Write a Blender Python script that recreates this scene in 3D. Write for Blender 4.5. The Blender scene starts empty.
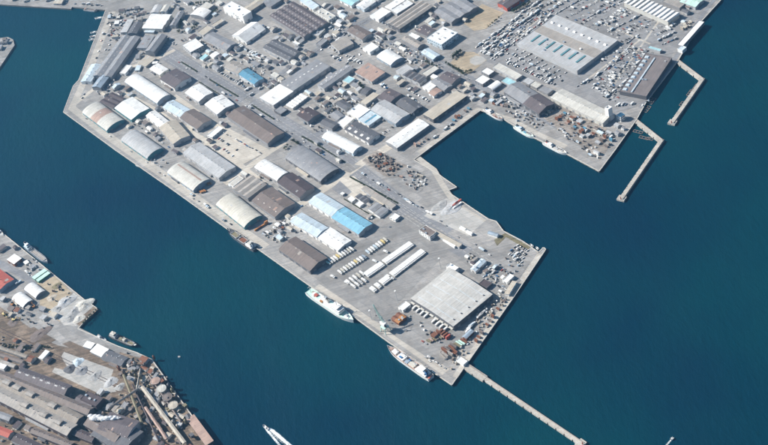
import bpy, bmesh, math, random
from mathutils import Vector, Matrix
R = math.radians
random.seed(7)
sc = bpy.context.scene
COL = sc.collection

# ------------------------------------------------------------------ camera
F, PITCH, ROLL, CAM_H = 1500.0, R(41.35), R(-14.4), 1485.0
fw = Vector((0, math.cos(PITCH), -math.sin(PITCH)))
rt0 = Vector((1, 0, 0)); up0 = rt0.cross(fw)
rt = rt0 * math.cos(ROLL) + up0 * math.sin(ROLL)
up = -rt0 * math.sin(ROLL) + up0 * math.cos(ROLL)
CAM = Vector((0, 0, CAM_H))
cd = bpy.data.cameras.new("camera"); cam = bpy.data.objects.new("camera", cd); COL.objects.link(cam)
m3 = Matrix((rt, up, -fw)).transposed()
cam.matrix_world = Matrix.Translation(CAM) @ m3.to_4x4()
cd.sensor_fit = 'HORIZONTAL'; cd.sensor_width = 36.0; cd.lens = 36.0 * F / 768.0
cd.clip_start = 5.0; cd.clip_end = 60000.0
sc.camera = cam

def px(x, y, z=0.0):
    """photo pixel -> point on the horizontal plane at height z"""
    d = fw + rt * ((x - 384.0) / F) - up * ((y - 222.5) / F)
    t = (z - CAM_H) / d.z
    p = CAM + d * t
    return Vector((p.x, p.y, z))

# ------------------------------------------------------------------ light
sdir = px(420, 226) - px(380, 226)
SUN_AZ = math.atan2(sdir.y, sdir.x)             # direction the light travels over the ground
SUN_EL = R(37)
L = Vector((math.cos(SUN_AZ) * math.cos(SUN_EL), math.sin(SUN_AZ) * math.cos(SUN_EL), -math.sin(SUN_EL)))
sd = bpy.data.lights.new("sun", 'SUN'); sd.energy = 5.0; sd.angle = R(0.5); sd.color = (1.0, 0.93, 0.83)
sun = bpy.data.objects.new("sun", sd); COL.objects.link(sun)
sun.rotation_euler = L.to_track_quat('-Z', 'Y').to_euler(); sun.location = (0, 2000, 1200)
w = bpy.data.worlds.new("World"); sc.world = w; w.use_nodes = True
nt = w.node_tree; sky = nt.nodes.new("ShaderNodeTexSky"); sky.sky_type = 'NISHITA'; sky.sun_disc = False
sky.sun_elevation = SUN_EL
tosun = -L; sky.sun_rotation = math.atan2(tosun.x, tosun.y)
sky.air_density = 1.0; sky.dust_density = 0.6; sky.ozone_density = 1.5
bg = nt.nodes["Background"]; bg.inputs[1].default_value = 0.05
nt.links.new(sky.outputs[0], bg.inputs[0])
sc.view_settings.view_transform = 'Standard'; sc.view_settings.look = 'None'
sc.view_settings.exposure = 1.08; sc.view_settings.gamma = 1.0; sc.view_settings.use_curve_mapping = False
sc.cycles.volume_bounces = 0; sc.cycles.max_bounces = 3; sc.cycles.adaptive_threshold = 0.03; sc.cycles.use_denoising = True

# ------------------------------------------------------------------ materials
MATS = {}
def mat(name, c, rough=0.85, var=0.18, scale=0.06, stripe=0.0, metal=0.0, dirt=0.0, spec=0.3):
    if name in MATS: return MATS[name]
    m = bpy.data.materials.new(name); m.use_nodes = True; t = m.node_tree; N = t.nodes; K = t.links
    b = N["Principled BSDF"]; b.inputs["Roughness"].default_value = rough
    b.inputs["Metallic"].default_value = metal; b.inputs["Specular IOR Level"].default_value = spec
    tc = N.new("ShaderNodeTexCoord"); oi = N.new("ShaderNodeObjectInfo")
    off = N.new("ShaderNodeVectorMath"); off.operation = 'ADD'
    sc_ = N.new("ShaderNodeVectorMath"); sc_.operation = 'SCALE'; sc_.inputs[0].default_value = (900, 700, 0)
    K.new(oi.outputs["Random"], sc_.inputs["Scale"]); K.new(tc.outputs["Object"], off.inputs[0]); K.new(sc_.outputs[0], off.inputs[1])
    n1 = N.new("ShaderNodeTexNoise"); n1.inputs["Scale"].default_value = scale; n1.inputs["Detail"].default_value = 7; n1.inputs["Roughness"].default_value = 0.65
    K.new(off.outputs[0], n1.inputs["Vector"])
    mr = N.new("ShaderNodeMapRange"); mr.inputs[1].default_value = 0.3; mr.inputs[2].default_value = 0.7
    mr.inputs[3].default_value = 1 - var; mr.inputs[4].default_value = 1 + var
    K.new(n1.outputs[0], mr.inputs[0])
    mul = N.new("ShaderNodeVectorMath"); mul.operation = 'SCALE'; mul.inputs[0].default_value = c[:3]
    K.new(mr.outputs[0], mul.inputs["Scale"]); last = mul.outputs[0]
    if stripe:                      # sheet rows across the slope
        mp = N.new("ShaderNodeMapping"); mp.inputs["Scale"].default_value = (0.8, 0.03, 0.03); K.new(off.outputs[0], mp.inputs[0])
        n2 = N.new("ShaderNodeTexNoise"); n2.inputs["Scale"].default_value = 1.0; n2.inputs["Detail"].default_value = 3
        K.new(mp.outputs[0], n2.inputs["Vector"])
        m2 = N.new("ShaderNodeMapRange"); m2.inputs[1].default_value = 0.35; m2.inputs[2].default_value = 0.65
        m2.inputs[3].default_value = 1 - stripe; m2.inputs[4].default_value = 1 + stripe * 0.6; K.new(n2.outputs[0], m2.inputs[0])
        x2 = N.new("ShaderNodeVectorMath"); x2.operation = 'SCALE'; K.new(last, x2.inputs[0]); K.new(m2.outputs[0], x2.inputs["Scale"]); last = x2.outputs[0]
    if dirt:                        # blotches of stain and rust
        n3 = N.new("ShaderNodeTexNoise"); n3.inputs["Scale"].default_value = scale * 3.1; n3.inputs["Detail"].default_value = 8; n3.inputs["Roughness"].default_value = 0.7
        K.new(off.outputs[0], n3.inputs["Vector"])
        m4 = N.new("ShaderNodeMapRange"); m4.inputs[1].default_value = 0.52; m4.inputs[2].default_value = 0.75; m4.inputs[3].default_value = 0; m4.inputs[4].default_value = dirt
        K.new(n3.outputs[0], m4.inputs[0])
        mx = N.new("ShaderNodeMix"); mx.data_type = 'RGBA'; K.new(m4.outputs[0], mx.inputs[0]); K.new(last, mx.inputs[6])
        mx.inputs[7].default_value = (c[0] * .45, c[1] * .38, c[2] * .33, 1); last = mx.outputs[2]
    K.new(last, b.inputs["Base Color"])
    MATS[name] = m
    return m

PAL = dict(white=(.78, .77, .74), offwhite=(.55, .53, .48), lgray=(.44, .44, .44), gray=(.27, .27, .28), dgray=(.125, .125, .135),
           brown=(.185, .15, .135), dbrown=(.085, .066, .07), pbrown=(.125, .105, .11), beige=(.46, .41, .34), lblue=(.52, .60, .65),
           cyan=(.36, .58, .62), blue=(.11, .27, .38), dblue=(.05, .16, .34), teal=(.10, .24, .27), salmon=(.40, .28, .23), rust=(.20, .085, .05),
           red=(.42, .11, .08), olive=(.22, .19, .12), green=(.10, .26, .16), mint=(.50, .68, .60), yellow=(.66, .52, .24), orange=(.42, .19, .07),
           black=(.03, .03, .035), cream=(.56, .53, .46), bluegray=(.30, .36, .42), warmgray=(.34, .31, .28), navy=(.03, .05, .12), lblue2=(.53, .57, .59), hall=(.50, .485, .455), sky=(.22, .45, .58), gravel=(.36, .355, .345), taupe=(.20, .175, .17), sand=(.27, .235, .20))
def roofm(c): return mat("roof_" + c, PAL[c], .7, .16, .09, stripe=.17, dirt=.45)
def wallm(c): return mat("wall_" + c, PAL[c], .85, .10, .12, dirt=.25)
def paint(c): return mat("paint_" + c, PAL[c], .45, .05, .5, spec=.4)
GLASS = mat("glass_dark", (.03, .04, .05), .15, .1, 1.0, spec=.5)
TYRE = mat("tyre", (.02, .02, .02), .9, .05, 1)

# ------------------------------------------------------------------ mesh helpers
class MB:
    def __init__(s): s.v = []; s.f = []; s.m = []
    def add(s, vs, fs, mi=0):
        o = len(s.v); s.v += [tuple(v) for v in vs]; s.f += [tuple(i + o for i in f) for f in fs]; s.m += [mi] * len(fs); return s
    def box(s, x0, x1, y0, y1, z0, z1, mi=0):
        return s.add([(x0, y0, z0), (x1, y0, z0), (x1, y1, z0), (x0, y1, z0), (x0, y0, z1), (x1, y0, z1), (x1, y1, z1), (x0, y1, z1)],
                     [(3, 2, 1, 0), (4, 5, 6, 7), (0, 1, 5, 4), (1, 2, 6, 5), (2, 3, 7, 6), (3, 0, 4, 7)], mi)
    def prism(s, prof, a0, a1, ax='A', mi=0):
        """closed profile [(across, z)] extruded along local x (A) or y (B)"""
        n = len(prof); P = (lambda a, c, z: (a, c, z)) if ax == 'A' else (lambda a, c, z: (c, a, z))
        vs = [P(a0, c, z) for c, z in prof] + [P(a1, c, z) for c, z in prof]
        fs = [tuple(range(n)), tuple(range(2 * n - 1, n - 1, -1))] + [(i, i + n, (i + 1) % n + n, (i + 1) % n) for i in range(n)]
        return s.add(vs, fs, mi)
    def poly(s, pts, z0, z1, mi=0):
        n = len(pts); vs = [(p[0], p[1], z0) for p in pts] + [(p[0], p[1], z1) for p in pts]
        return s.add(vs, [tuple(range(n - 1, -1, -1)), tuple(range(n, 2 * n))] + [(i, (i + 1) % n, (i + 1) % n + n, i + n) for i in range(n)], mi)
    def tube(s, p, q, r, n=6, mi=0, r2=None):
        p = Vector(p); q = Vector(q); d = (q - p).normalized(); r2 = r if r2 is None else r2
        a = d.orthogonal().normalized(); b = d.cross(a)
        vs = [p + (a * math.cos(t) + b * math.sin(t)) * r for t in [2 * math.pi * i / n for i in range(n)]]
        vs += [q + (a * math.cos(t) + b * math.sin(t)) * r2 for t in [2 * math.pi * i / n for i in range(n)]]
        return s.add(vs, [tuple(range(n - 1, -1, -1)), tuple(range(n, 2 * n))] + [(i, (i + 1) % n, (i + 1) % n + n, i + n) for i in range(n)], mi)
    def mesh(s, name, mats):
        me = bpy.data.meshes.new(name); me.from_pydata(s.v, [], s.f)
        for m in (mats if isinstance(mats, (list, tuple)) else [mats]): me.materials.append(m)
        me.polygons.foreach_set("material_index", s.m)
        bm = bmesh.new(); bm.from_mesh(me); bmesh.ops.recalc_face_normals(bm, faces=bm.faces); bm.to_mesh(me); bm.free()
        return me
    def build(s, name, mats, parent=None): return link(name, s.mesh(name, mats), parent)

def link(name, me, parent=None, loc=None, rz=0):
    o = bpy.data.objects.new(name, me); COL.objects.link(o)
    if parent is not None: o.parent = parent
    if loc is not None: o.location = loc
    if rz: o.rotation_euler.z = rz
    return o
def tag(o, label, cat, group=None, kind=None):
    if label: o["label"] = label
    if cat: o["category"] = cat
    if group: o["group"] = group
    if kind: o["kind"] = kind
    return o
def thing(name, label, cat, loc, rz=0, group=None):
    return tag(link(name, None, None, loc, rz), label, cat, group)

# ------------------------------------------------------------------ water, land, haze
WATER_Z = -3.2
def water_mat():
    m = bpy.data.materials.new("sea_water"); m.use_nodes = True; t = m.node_tree; N = t.nodes; K = t.links
    b = N["Principled BSDF"]; b.inputs["Roughness"].default_value = .16; b.inputs["IOR"].default_value = 1.33; b.inputs["Specular IOR Level"].default_value = .16
    tc = N.new("ShaderNodeTexCoord")
    n = N.new("ShaderNodeTexNoise"); n.inputs["Scale"].default_value = .0024; n.inputs["Detail"].default_value = 5; K.new(tc.outputs["Object"], n.inputs["Vector"])
    ws = N.new("ShaderNodeMapping"); ws.inputs["Scale"].default_value = (.012, .0011, 1); ws.inputs["Rotation"].default_value = (0, 0, .9); K.new(tc.outputs["Object"], ws.inputs[0])
    wn = N.new("ShaderNodeTexNoise"); wn.inputs["Scale"].default_value = 1; wn.inputs["Detail"].default_value = 6; wn.inputs["Roughness"].default_value = .6; K.new(ws.outputs[0], wn.inputs["Vector"])
    rr_ = N.new("ShaderNodeMapRange"); rr_.inputs[1].default_value = .3; rr_.inputs[2].default_value = .7; rr_.inputs[3].default_value = .22; rr_.inputs[4].default_value = .42; K.new(wn.outputs[0], rr_.inputs[0]); K.new(rr_.outputs[0], b.inputs["Roughness"])
    cr = N.new("ShaderNodeValToRGB"); cr.color_ramp.elements[0].position = .30; cr.color_ramp.elements[1].position = .72
    cr.color_ramp.elements[0].color = (.0001, .018, .044, 1); cr.color_ramp.elements[1].color = (.0004, .044, .056, 1)
    K.new(n.outputs[0], cr.inputs[0]); K.new(cr.outputs[0], b.inputs["Base Color"])
    mp = N.new("ShaderNodeMapping"); mp.inputs["Scale"].default_value = (1, .45, 1); mp.inputs["Rotation"].default_value = (0, 0, .5); K.new(tc.outputs["Object"], mp.inputs[0])
    w1 = N.new("ShaderNodeTexNoise"); w1.inputs["Scale"].default_value = .11; w1.inputs["Detail"].default_value = 6; w1.inputs["Roughness"].default_value = .7; K.new(mp.outputs[0], w1.inputs["Vector"])
    bp = N.new("ShaderNodeBump"); bp.inputs["Strength"].default_value = .8; bp.inputs["Distance"].default_value = 1.6
    K.new(w1.outputs[0], bp.inputs["Height"]); K.new(bp.outputs[0], b.inputs["Normal"])
    return m
mb = MB(); S = 9000
mb.add([(-S, -S + 2000, WATER_Z), (S, -S + 2000, WATER_Z), (S, S + 2000, WATER_Z), (-S, S + 2000, WATER_Z)], [(0, 1, 2, 3)])
tag(mb.build("sea_water", water_mat()), "dark blue-green harbour water around the port", "water", kind="structure")

def ground_mat(name, c, var=.12, dirt=.35, scale=.012):
    m = bpy.data.materials.new(name); m.use_nodes = True; t = m.node_tree; N = t.nodes; K = t.links
    b = N["Principled BSDF"]; b.inputs["Roughness"].default_value = .9; b.inputs["Specular IOR Level"].default_value = .16
    tc = N.new("ShaderNodeTexCoord"); last = None
    def noise(s, det, lo, hi, a, z):
        n = N.new("ShaderNodeTexNoise"); n.inputs["Scale"].default_value = s; n.inputs["Detail"].default_value = det; n.inputs["Roughness"].default_value = .62
        K.new(tc.outputs["Object"], n.inputs["Vector"])
        r = N.new("ShaderNodeMapRange"); r.inputs[1].default_value = lo; r.inputs[2].default_value = hi; r.inputs[3].default_value = a; r.inputs[4].default_value = z
        K.new(n.outputs[0], r.inputs[0]); return r.outputs[0]
    a = noise(scale, 6, .32, .68, 1 - var, 1 + var); bb = noise(.17, 5, .3, .7, 1 - var * .8, 1 + var * .8)
    # slab-sized patches of older and newer paving
    br = N.new("ShaderNodeTexBrick"); br.inputs["Scale"].default_value = .022; br.inputs["Mortar Size"].default_value = .008; br.inputs["Mortar Smooth"].default_value = .3; br.offset = .37
    lo_, hi_ = 1 - var * 1.1, 1 + var * .9
    br.inputs["Color1"].default_value = (lo_, lo_, lo_, 1); br.inputs["Color2"].default_value = (hi_, hi_, hi_, 1); br.inputs["Mortar"].default_value = (.82, .82, .82, 1)
    mp = N.new("ShaderNodeMapping"); mp.inputs["Rotation"].default_value = (0, 0, R(59)); K.new(tc.outputs["Object"], mp.inputs[0]); K.new(mp.outputs[0], br.inputs["Vector"])
    sx = N.new("ShaderNodeSeparateColor"); K.new(br.outputs["Color"], sx.inputs[0])
    cc = noise(.7, 4, .3, .7, 1 - var, 1 + var); m0 = N.new("ShaderNodeMath"); m0.operation = 'MULTIPLY'; K.new(bb, m0.inputs[0]); K.new(cc, m0.inputs[1])
    m1 = N.new("ShaderNodeMath"); m1.operation = 'MULTIPLY'; K.new(a, m1.inputs[0]); K.new(m0.outputs[0], m1.inputs[1])
    m2 = N.new("ShaderNodeMath"); m2.operation = 'MULTIPLY'; K.new(m1.outputs[0], m2.inputs[0]); K.new(sx.outputs[0], m2.inputs[1])
    for rot_ in (59, 149):
        mq = N.new("ShaderNodeMapping"); mq.inputs["Rotation"].default_value = (0, 0, R(rot_)); mq.inputs["Scale"].default_value = (.012, .33, 1); K.new(tc.outputs["Object"], mq.inputs[0])
        nq = N.new("ShaderNodeTexNoise"); nq.inputs["Scale"].default_value = 1; nq.inputs["Detail"].default_value = 4; K.new(mq.outputs[0], nq.inputs["Vector"])
        rq = N.new("ShaderNodeMapRange"); rq.inputs[1].default_value = .35; rq.inputs[2].default_value = .65; rq.inputs[3].default_value = 1 - var * .9; rq.inputs[4].default_value = 1 + var * .6; K.new(nq.outputs[0], rq.inputs[0])
        mm2 = N.new("ShaderNodeMath"); mm2.operation = 'MULTIPLY'; K.new(m2.outputs[0], mm2.inputs[0]); K.new(rq.outputs[0], mm2.inputs[1]); m2 = mm2
    s = N.new("ShaderNodeVectorMath"); s.operation = 'SCALE'; s.inputs[0].default_value = c; K.new(m2.outputs[0], s.inputs["Scale"])
    d = noise(.05, 8, .55, .72, 0, dirt)
    mx = N.new("ShaderNodeMix"); mx.data_type = 'RGBA'; K.new(d, mx.inputs[0]); K.new(s.outputs[0], mx.inputs[6])
    mx.inputs[7].default_value = (c[0] * .5, c[1] * .46, c[2] * .42, 1); K.new(mx.outputs[2], b.inputs["Base Color"])
    return m
G_LAND = ground_mat("pale_concrete", (.32, .305, .29), .14, .5)
G_APRON = ground_mat("quay_concrete", (.46, .425, .375), .10, .25)
G_YARD = ground_mat("yard_paving", (.275, .265, .255), .12, .45)
G_ROAD = ground_mat("asphalt", (.245, .245, .255), .11, .45)
G_LOT = ground_mat("market_asphalt", (.27, .265, .265), .12, .45)
G_SAND = ground_mat("sandy_ground", (.42, .345, .25), .12, .3)
G_LANE = ground_mat("light_lane", (.52, .475, .41), .10, .3)
G_WHITE = ground_mat("pale_gravel", (.44, .425, .40), .12, .25)
G_BROWN = ground_mat("brown_earth", (.17, .13, .10), .22, .5, .03)
G_DIRTY = ground_mat("grimy_yard", (.215, .165, .125), .28, .6, .03)
G_SCRAP = ground_mat("scrap_paving", (.30, .265, .235), .2, .6, .03)
G_GRASS = ground_mat("dry_grass", (.20, .175, .11), .2, .4, .05)
G_QWALL = mat("quay_wall_concrete", (.20, .185, .165), .95, .2, .1, dirt=.5)
G_LINE = mat("line_paint", (.46, .455, .44), .8, .1, .3)

LAYER = [0]
def land(name, pts, label):
    P = [px(*p) for p in pts]; m = MB(); m.poly([(p.x, p.y) for p in P], WATER_Z - 4, 0)
    m.m[1] = 0
    for i in range(2, len(m.m)): m.m[i] = 1
    o = m.build(name, [G_LAND, G_QWALL]); return tag(o, label, "ground", kind="structure")
def sheet(name, pts, material, z=None, label=None):
    LAYER[0] += 1; z = .05 + .004 * LAYER[0] if z is None else z
    P = [px(x, y) for x, y in pts]; m = MB(); m.poly([(p.x, p.y) for p in P], z - .03, z)
    return tag(m.build(name, material), label, None, kind="structure")
def strip(name, pts, width, material, label=None):
    """a road of constant width along pixel points"""
    LAYER[0] += 1; z = .05 + .004 * LAYER[0]
    P = [px(x, y) for x, y in pts]; lf = []; rg = []
    for i, p in enumerate(P):
        d = (P[min(i + 1, len(P) - 1)] - P[max(i - 1, 0)]).normalized(); n = Vector((-d.y, d.x, 0)) * width / 2
        lf.append(p + n); rg.append(p - n)
    m = MB(); m.poly([(p.x, p.y) for p in lf + rg[::-1]], z - .03, z)
    return tag(m.build(name, material), label, None, kind="structure")

MAIN = [(71, 9), (72, 7), (106, 10.2), (79, 80), (73.5, 86), (63.6, 112), (115.7, 150), (172, 189), (229, 230), (259, 249.5), (300.6, 279), (360, 321), (388, 341.4),
        (451.7, 384.5), (512, 299), (545.5, 249.3), (543.5, 247.6), (538.5, 252.6), (528, 245), (522, 241), (503, 231), (496, 221.5), (488, 219), (447.8, 192.2), (448.5, 190), (456.5, 187.2), (437.7, 174), (413.5, 159.8),
        (480, 110.4), (482.5, 108.6), (502, 118), (512, 124), (532, 136.5), (560, 150), (599, 171), (614.8, 150), (636, 120), (646, 102), (677.5, 61), (701, 21.5),
        (720.6, 0), (790, -95), (330, -150), (-60, -60), (-60, 1), (0, 4.5)]
land("port_ground", MAIN, "broad pale concrete port land with warehouses and market")
LEFT = [(-40, 200), (0, 231), (9, 238), (85, 300), (97, 308), (78, 328.6), (98.8, 337.6), (118, 346), (136.5, 352.3), (152, 359.4), (212.5, 444), (235, 476), (60, 560), (-200, 420), (-120, 280)]
land("wharf_ground", LEFT, "lower left wharf with gravel yard and factory")
land("islet_ground", [(-40, 42), (0, 38), (8, 37), (13, 39.5), (14.6, 45), (8, 55), (0, 67), (-40, 118)], "small quay tip at the left edge")

KERB = mat("kerb_concrete", (.50, .47, .42), .9, .15, .2, dirt=.3)
def kerb(name, pts, label):
    P = [px(*p) for p in pts]; m = MB()
    for a, b in zip(P, P[1:]):
        d = (b - a).normalized(); n = Vector((-d.y, d.x, 0)); n = n if n.dot(Vector((0, 1, 0))) or 1 else n
        m.poly([(a + n * .35)[:2], (a - n * 1.0)[:2], (b - n * 1.0)[:2], (b + n * .35)[:2]], -.6, .34)
    return tag(m.build(name, KERB), label, None, kind="structure")
kerb("quay_kerb", MAIN[2:41], "pale concrete edge of the main port quays")
kerb("quay_kerb", LEFT[:11], "pale concrete edge of the lower left wharf")
FEND = MB().box(-.45, .45, -.5, .5, -2.6, -.1).mesh("fender", TYRE)
def fenders(pts, parent):
    P = [px(*p) for p in pts]
    for a, b in zip(P, P[1:]):
        L_ = (b - a).length; d = (b - a) / L_
        for i in range(int(L_ / 16)): c = a + d * (8 + 16 * i); n = Vector((d.y, -d.x, 0)); link("fender", FEND, parent, (c.x + n.x * .2, c.y + n.y * .2, 0), math.atan2(d.y, d.x))
fenders(MAIN[3:15], bpy.data.objects["port_ground"]); fenders(MAIN[24:41], bpy.data.objects["port_ground"]); fenders(LEFT[1:11], bpy.data.objects["wharf_ground"])
# ---- roads and yards
CL = [(148, 41), (165, 52), (210, 80), (274, 119), (345, 162.5), (397, 203), (445, 235)]
strip("boulevard_road", CL, 34, G_ROAD, "wide avenue with median hedges between the warehouses")
strip("harbour_road", [(310, 5), (360, 28), (437, 61), (475, 82), (500, 97), (548, 120), (590, 145)], 15, G_ROAD)
strip("cross_road", [(292, 150), (330, 127), (400, 90), (445, 70), (500, 38), (560, 5), (620, -30)], 12, G_ROAD)
strip("cross_road", [(225, 110), (245, 98), (300, 62), (345, 33), (400, 2), (430, -15)], 15, G_ROAD)
strip("cross_road", [(225, 184), (268, 153), (285, 142)], 11, G_LANE)
strip("cross_road", [(298, 206), (345, 175), (362, 163), (400, 140)], 15, G_LANE)
strip("back_road", [(124, 93), (152, 108), (176, 124), (205, 140), (240, 165), (275, 192), (297, 207)], 9, G_LANE)
strip("back_road", [(70, 108), (118, 70), (150, 62), (175, 50)], 8, G_LANE)
strip("back_road", [(174, 96), (205, 118), (224, 131), (196, 152)], 10, G_LANE)
strip("quay_road", [(112, 12), (92, 64), (72, 108), (115, 141), (172, 181), (229, 222), (266, 247)], 14, G_APRON)
strip("quay_road", [(318, 285), (352, 307), (395, 336), (446, 372)], 13, G_APRON)
strip("quay_road", [(455, 377), (514, 292), (540, 254)], 8, G_APRON)
strip("quay_road", [(418, 158), (434, 170), (442, 184), (455, 204), (484, 222)], 9, G_APRON)
strip("quay_road", [(419, 153), (478, 109), (510, 119), (534, 132), (566, 147)], 9, G_APRON)
strip("quay_road", [(640, 108), (676, 57), (703, 14), (722, -10)], 7, G_ROAD)
strip("pier_road", [(350, 178), (400, 211), (455, 246), (500, 273), (515, 285)], 24, G_ROAD)
sheet("truck_yard", [(328, 262), (352, 246), (386, 224), (408, 214), (436, 232), (452, 247), (404, 297), (380, 324), (318, 283)], G_YARD)
sheet("hall_yard", [(404, 300), (380, 326), (440, 366), (470, 330), (452, 328), (412, 300)], G_YARD)
sheet("market_lot", [(478, 58), (508, 40), (560, 6), (590, -20), (720, -14), (690, 28), (640, 104), (612, 118), (560, 88), (520, 76)], G_LOT)
for k, (a_, b_) in enumerate((((540, 8), (478, 54)), ((572, -8), (516, 38)), ((640, 40), (584, 82)), ((664, 14), (604, 98)), ((604, 24), (650, 44)))): strip("market_lane", [a_, b_], 3.5, G_APRON)
sheet("pier_lot", [(455, 262), (478, 246), (530, 262), (505, 300), (492, 292)], G_YARD)
sheet("gravel_lot", [(424, 216), (446, 198), (484, 222), (468, 236), (452, 228)], G_WHITE)
sheet("sand_lot", [(462, 22), (482, 4), (504, 13), (486, 29), (474, 31)], G_SAND)
sheet("park_ground", [(450, 63), (462, 52), (474, 52), (487, 60), (470, 74), (462, 74)], G_SAND)
sheet("park_diamond", [(470, 59), (476, 55.5), (483, 57), (486, 60), (482, 64), (475, 65.5), (470, 63)], G_WHITE)
sheet("scrap_yard", [(362, 161), (376, 150), (408, 166), (392, 178), (384, 176)], G_SCRAP)
sheet("scrap_yard", [(388, 178), (410, 165), (432, 180), (418, 194), (404, 190)], G_YARD)
sheet("fenced_yard", [(340, 178), (354, 176), (372, 192), (358, 199), (338, 192)], G_LANE)
sheet("tarred_yard", [(332, 189), (340, 181), (352, 192), (344, 198)], G_ROAD)
sheet("dry_verge", [(494, 240), (505, 233), (531, 247), (527, 250), (506, 237), (497, 246)], G_GRASS)
sheet("storage_yard", [(543, 118), (560, 104), (606, 127), (614, 140), (600, 160), (572, 140)], G_SCRAP)
sheet("storage_yard", [(517, 118), (524, 113), (545, 124), (538, 131)], G_YARD)
sheet("storage_yard", [(488, 100), (498, 97), (516, 109), (505, 116)], G_YARD)
sheet("storage_yard", [(436, 122), (470, 96), (478, 103), (448, 126)], G_YARD)
sheet("storage_yard", [(400, 148), (430, 126), (438, 132), (412, 154)], G_YARD)
sheet("car_lot", [(208, 132), (222, 125), (255, 142), (270, 150), (240, 166), (215, 150)], G_LANE)
sheet("car_lot", [(390, 88), (412, 84), (434, 96), (424, 108), (404, 98)], G_YARD)
sheet("paved_crossing", [(236, 107), (246, 98), (255, 99), (245, 108)], G_YARD)
sheet("yard_corner", [(338, 168), (346, 163), (362, 166), (350, 173)], G_YARD)
for pts, off in ((CL, 3.5), (CL, -3.5), (CL, 13), (CL, -13), ([(360, 28), (437, 61), (475, 82)], 0), ([(245, 98), (300, 62), (345, 33), (400, 2)], 0), ([(350, 178), (400, 211), (455, 246), (500, 273)], 0), ([(350, 178), (400, 211), (455, 246), (500, 273)], 9)):
    P_ = [px(*p_) for p_ in pts]; mk_ = MB(); LAYER[0] += 1
    for a_, b_ in zip(P_, P_[1:]):
        d_ = (b_ - a_).normalized(); n_ = Vector((-d_.y, d_.x, 0)); k_ = int((b_ - a_).length / 9)
        for i_ in range(k_):
            c_ = a_ + d_ * 9 * i_ + n_ * off; e_ = c_ + d_ * 6; mk_.poly([(c_ + n_ * .22)[:2], (c_ - n_ * .22)[:2], (e_ - n_ * .22)[:2], (e_ + n_ * .22)[:2]], .3, .55 + .004 * LAYER[0] * .5)
    tag(mk_.build("lane_marking", G_LINE), None, None, kind="structure")
# lower left wharf
sheet("factory_ground", [(-60, 322), (20, 332), (60, 346), (130, 358), (152, 362), (211, 444), (232, 474), (60, 540), (-120, 420)], G_DIRTY)
strip("wharf_road", [(-10, 258), (35, 282), (20, 300)], 12, G_ROAD)
strip("rail_bed", [(-10, 324), (40, 343), (90, 366), (140, 393), (170, 412)], 11, G_BROWN)
strip("rail_bed", [(-10, 333), (50, 352), (100, 376), (150, 402)], 5, G_DIRTY)
strip("wharf_apron", [(60, 322), (100, 342), (130, 356), (150, 366)], 12, G_YARD)
sheet("sand_yard", [(38, 282), (56, 276), (72, 293), (60, 308), (60, 322), (40, 305)], G_SAND)
sheet("gravel_yard", [(50, 310), (74, 293), (95, 308), (76, 326), (64, 325)], G_WHITE)
sheet("plant_yard", [(52, 372), (64, 352), (120, 372), (128, 390), (100, 394)], G_WHITE)
sheet("earth_yard", [(-30, 318), (-10, 300), (55, 345), (70, 372), (0, 352)], G_DIRTY)
sheet("earth_yard", [(-30, 352), (20, 362), (0, 384), (-30, 380)], G_DIRTY)
sheet("earth_yard", [(-20, 420), (60, 440), (120, 452), (60, 500), (-80, 440)], G_DIRTY)
sheet("tank_yard", [(120, 352), (150, 361), (208, 444), (225, 470), (160, 470), (110, 380)], G_DIRTY)
sheet("dark_strip", [(25, 330), (34, 327), (56, 340), (50, 343)], G_BROWN)
sheet("dark_strip", [(62, 344), (70, 341), (92, 351), (86, 356)], G_BROWN)
sheet("quay_head", [(80, 326), (98, 309.5), (94, 306), (74, 323)], G_DIRTY)

# haze
hz = MB(); hz.box(-9500, 9500, -7500, 11500, WATER_Z - 6, CAM_H + 20)
hm = bpy.data.materials.new("haze_air"); hm.use_nodes = True; t = hm.node_tree
t.nodes.remove(t.nodes["Principled BSDF"]); pv = t.nodes.new("ShaderNodeVolumePrincipled")
pv.inputs["Color"].default_value = (.22, .57, 1.0, 1); pv.inputs["Density"].default_value = 1.0e-4; pv.inputs["Anisotropy"].default_value = .66
t.links.new(pv.outputs[0], t.nodes["Material Output"].inputs["Volume"])
tag(hz.build("haze", hm), "thin blue haze in the air over the harbour", "haze", kind="stuff")

# ------------------------------------------------------------------ buildings
FOOT = []       # footprints, to keep vehicles out of walls
K_ = 668.0 / 120.0
def q(org, zx, zy): return (org[0] + zx / K_, org[1] + zy / K_)
def rect(W, S_, E_, z):
    W, S_, E_ = px(*W, z), px(*S_, z), px(*E_, z)
    u = S_ - W; v = E_ - S_; Lu, Lv = u.length, v.length
    au = math.atan2(u.y, u.x); av = math.atan2(v.y, v.x) - math.pi / 2
    dv = (av - au + math.pi) % (2 * math.pi) - math.pi
    ang = au + dv * Lv / (Lu + Lv) * .8
    c = (W + E_) / 2
    return c, ang, Lu * math.cos(ang - au), Lv * math.cos(au + dv - ang)

def profile(kind, D, h, rise, n=1):
    """upper outline across the building from -D/2 to D/2"""
    y0, y1 = -D / 2, D / 2
    if kind == 'gable': return [(y0, h), (0, h + rise), (y1, h)]
    if kind == 'arch': return [(y0 + D * i / 14, h + rise * (1 - (2 * i / 14 - 1) ** 2) ** .75) for i in range(15)]
    if kind == 'mono': return [(y0, h), (y1, h + rise)]
    if kind == 'multi':
        o = []
        for k in range(n):
            a = y0 + D * k / n; o += [(a, h), (a + D / n * .5, h + rise)]
        return o + [(y1, h)]
    if kind == 'saw':
        o = []
        for k in range(n):
            a = y0 + D * k / n; o += [(a, h), (a + D / n * .82, h + rise), (a + D / n * .9, h)]
        return o + [(y1, h)]
    return [(y0, h), (y1, h)]

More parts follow.
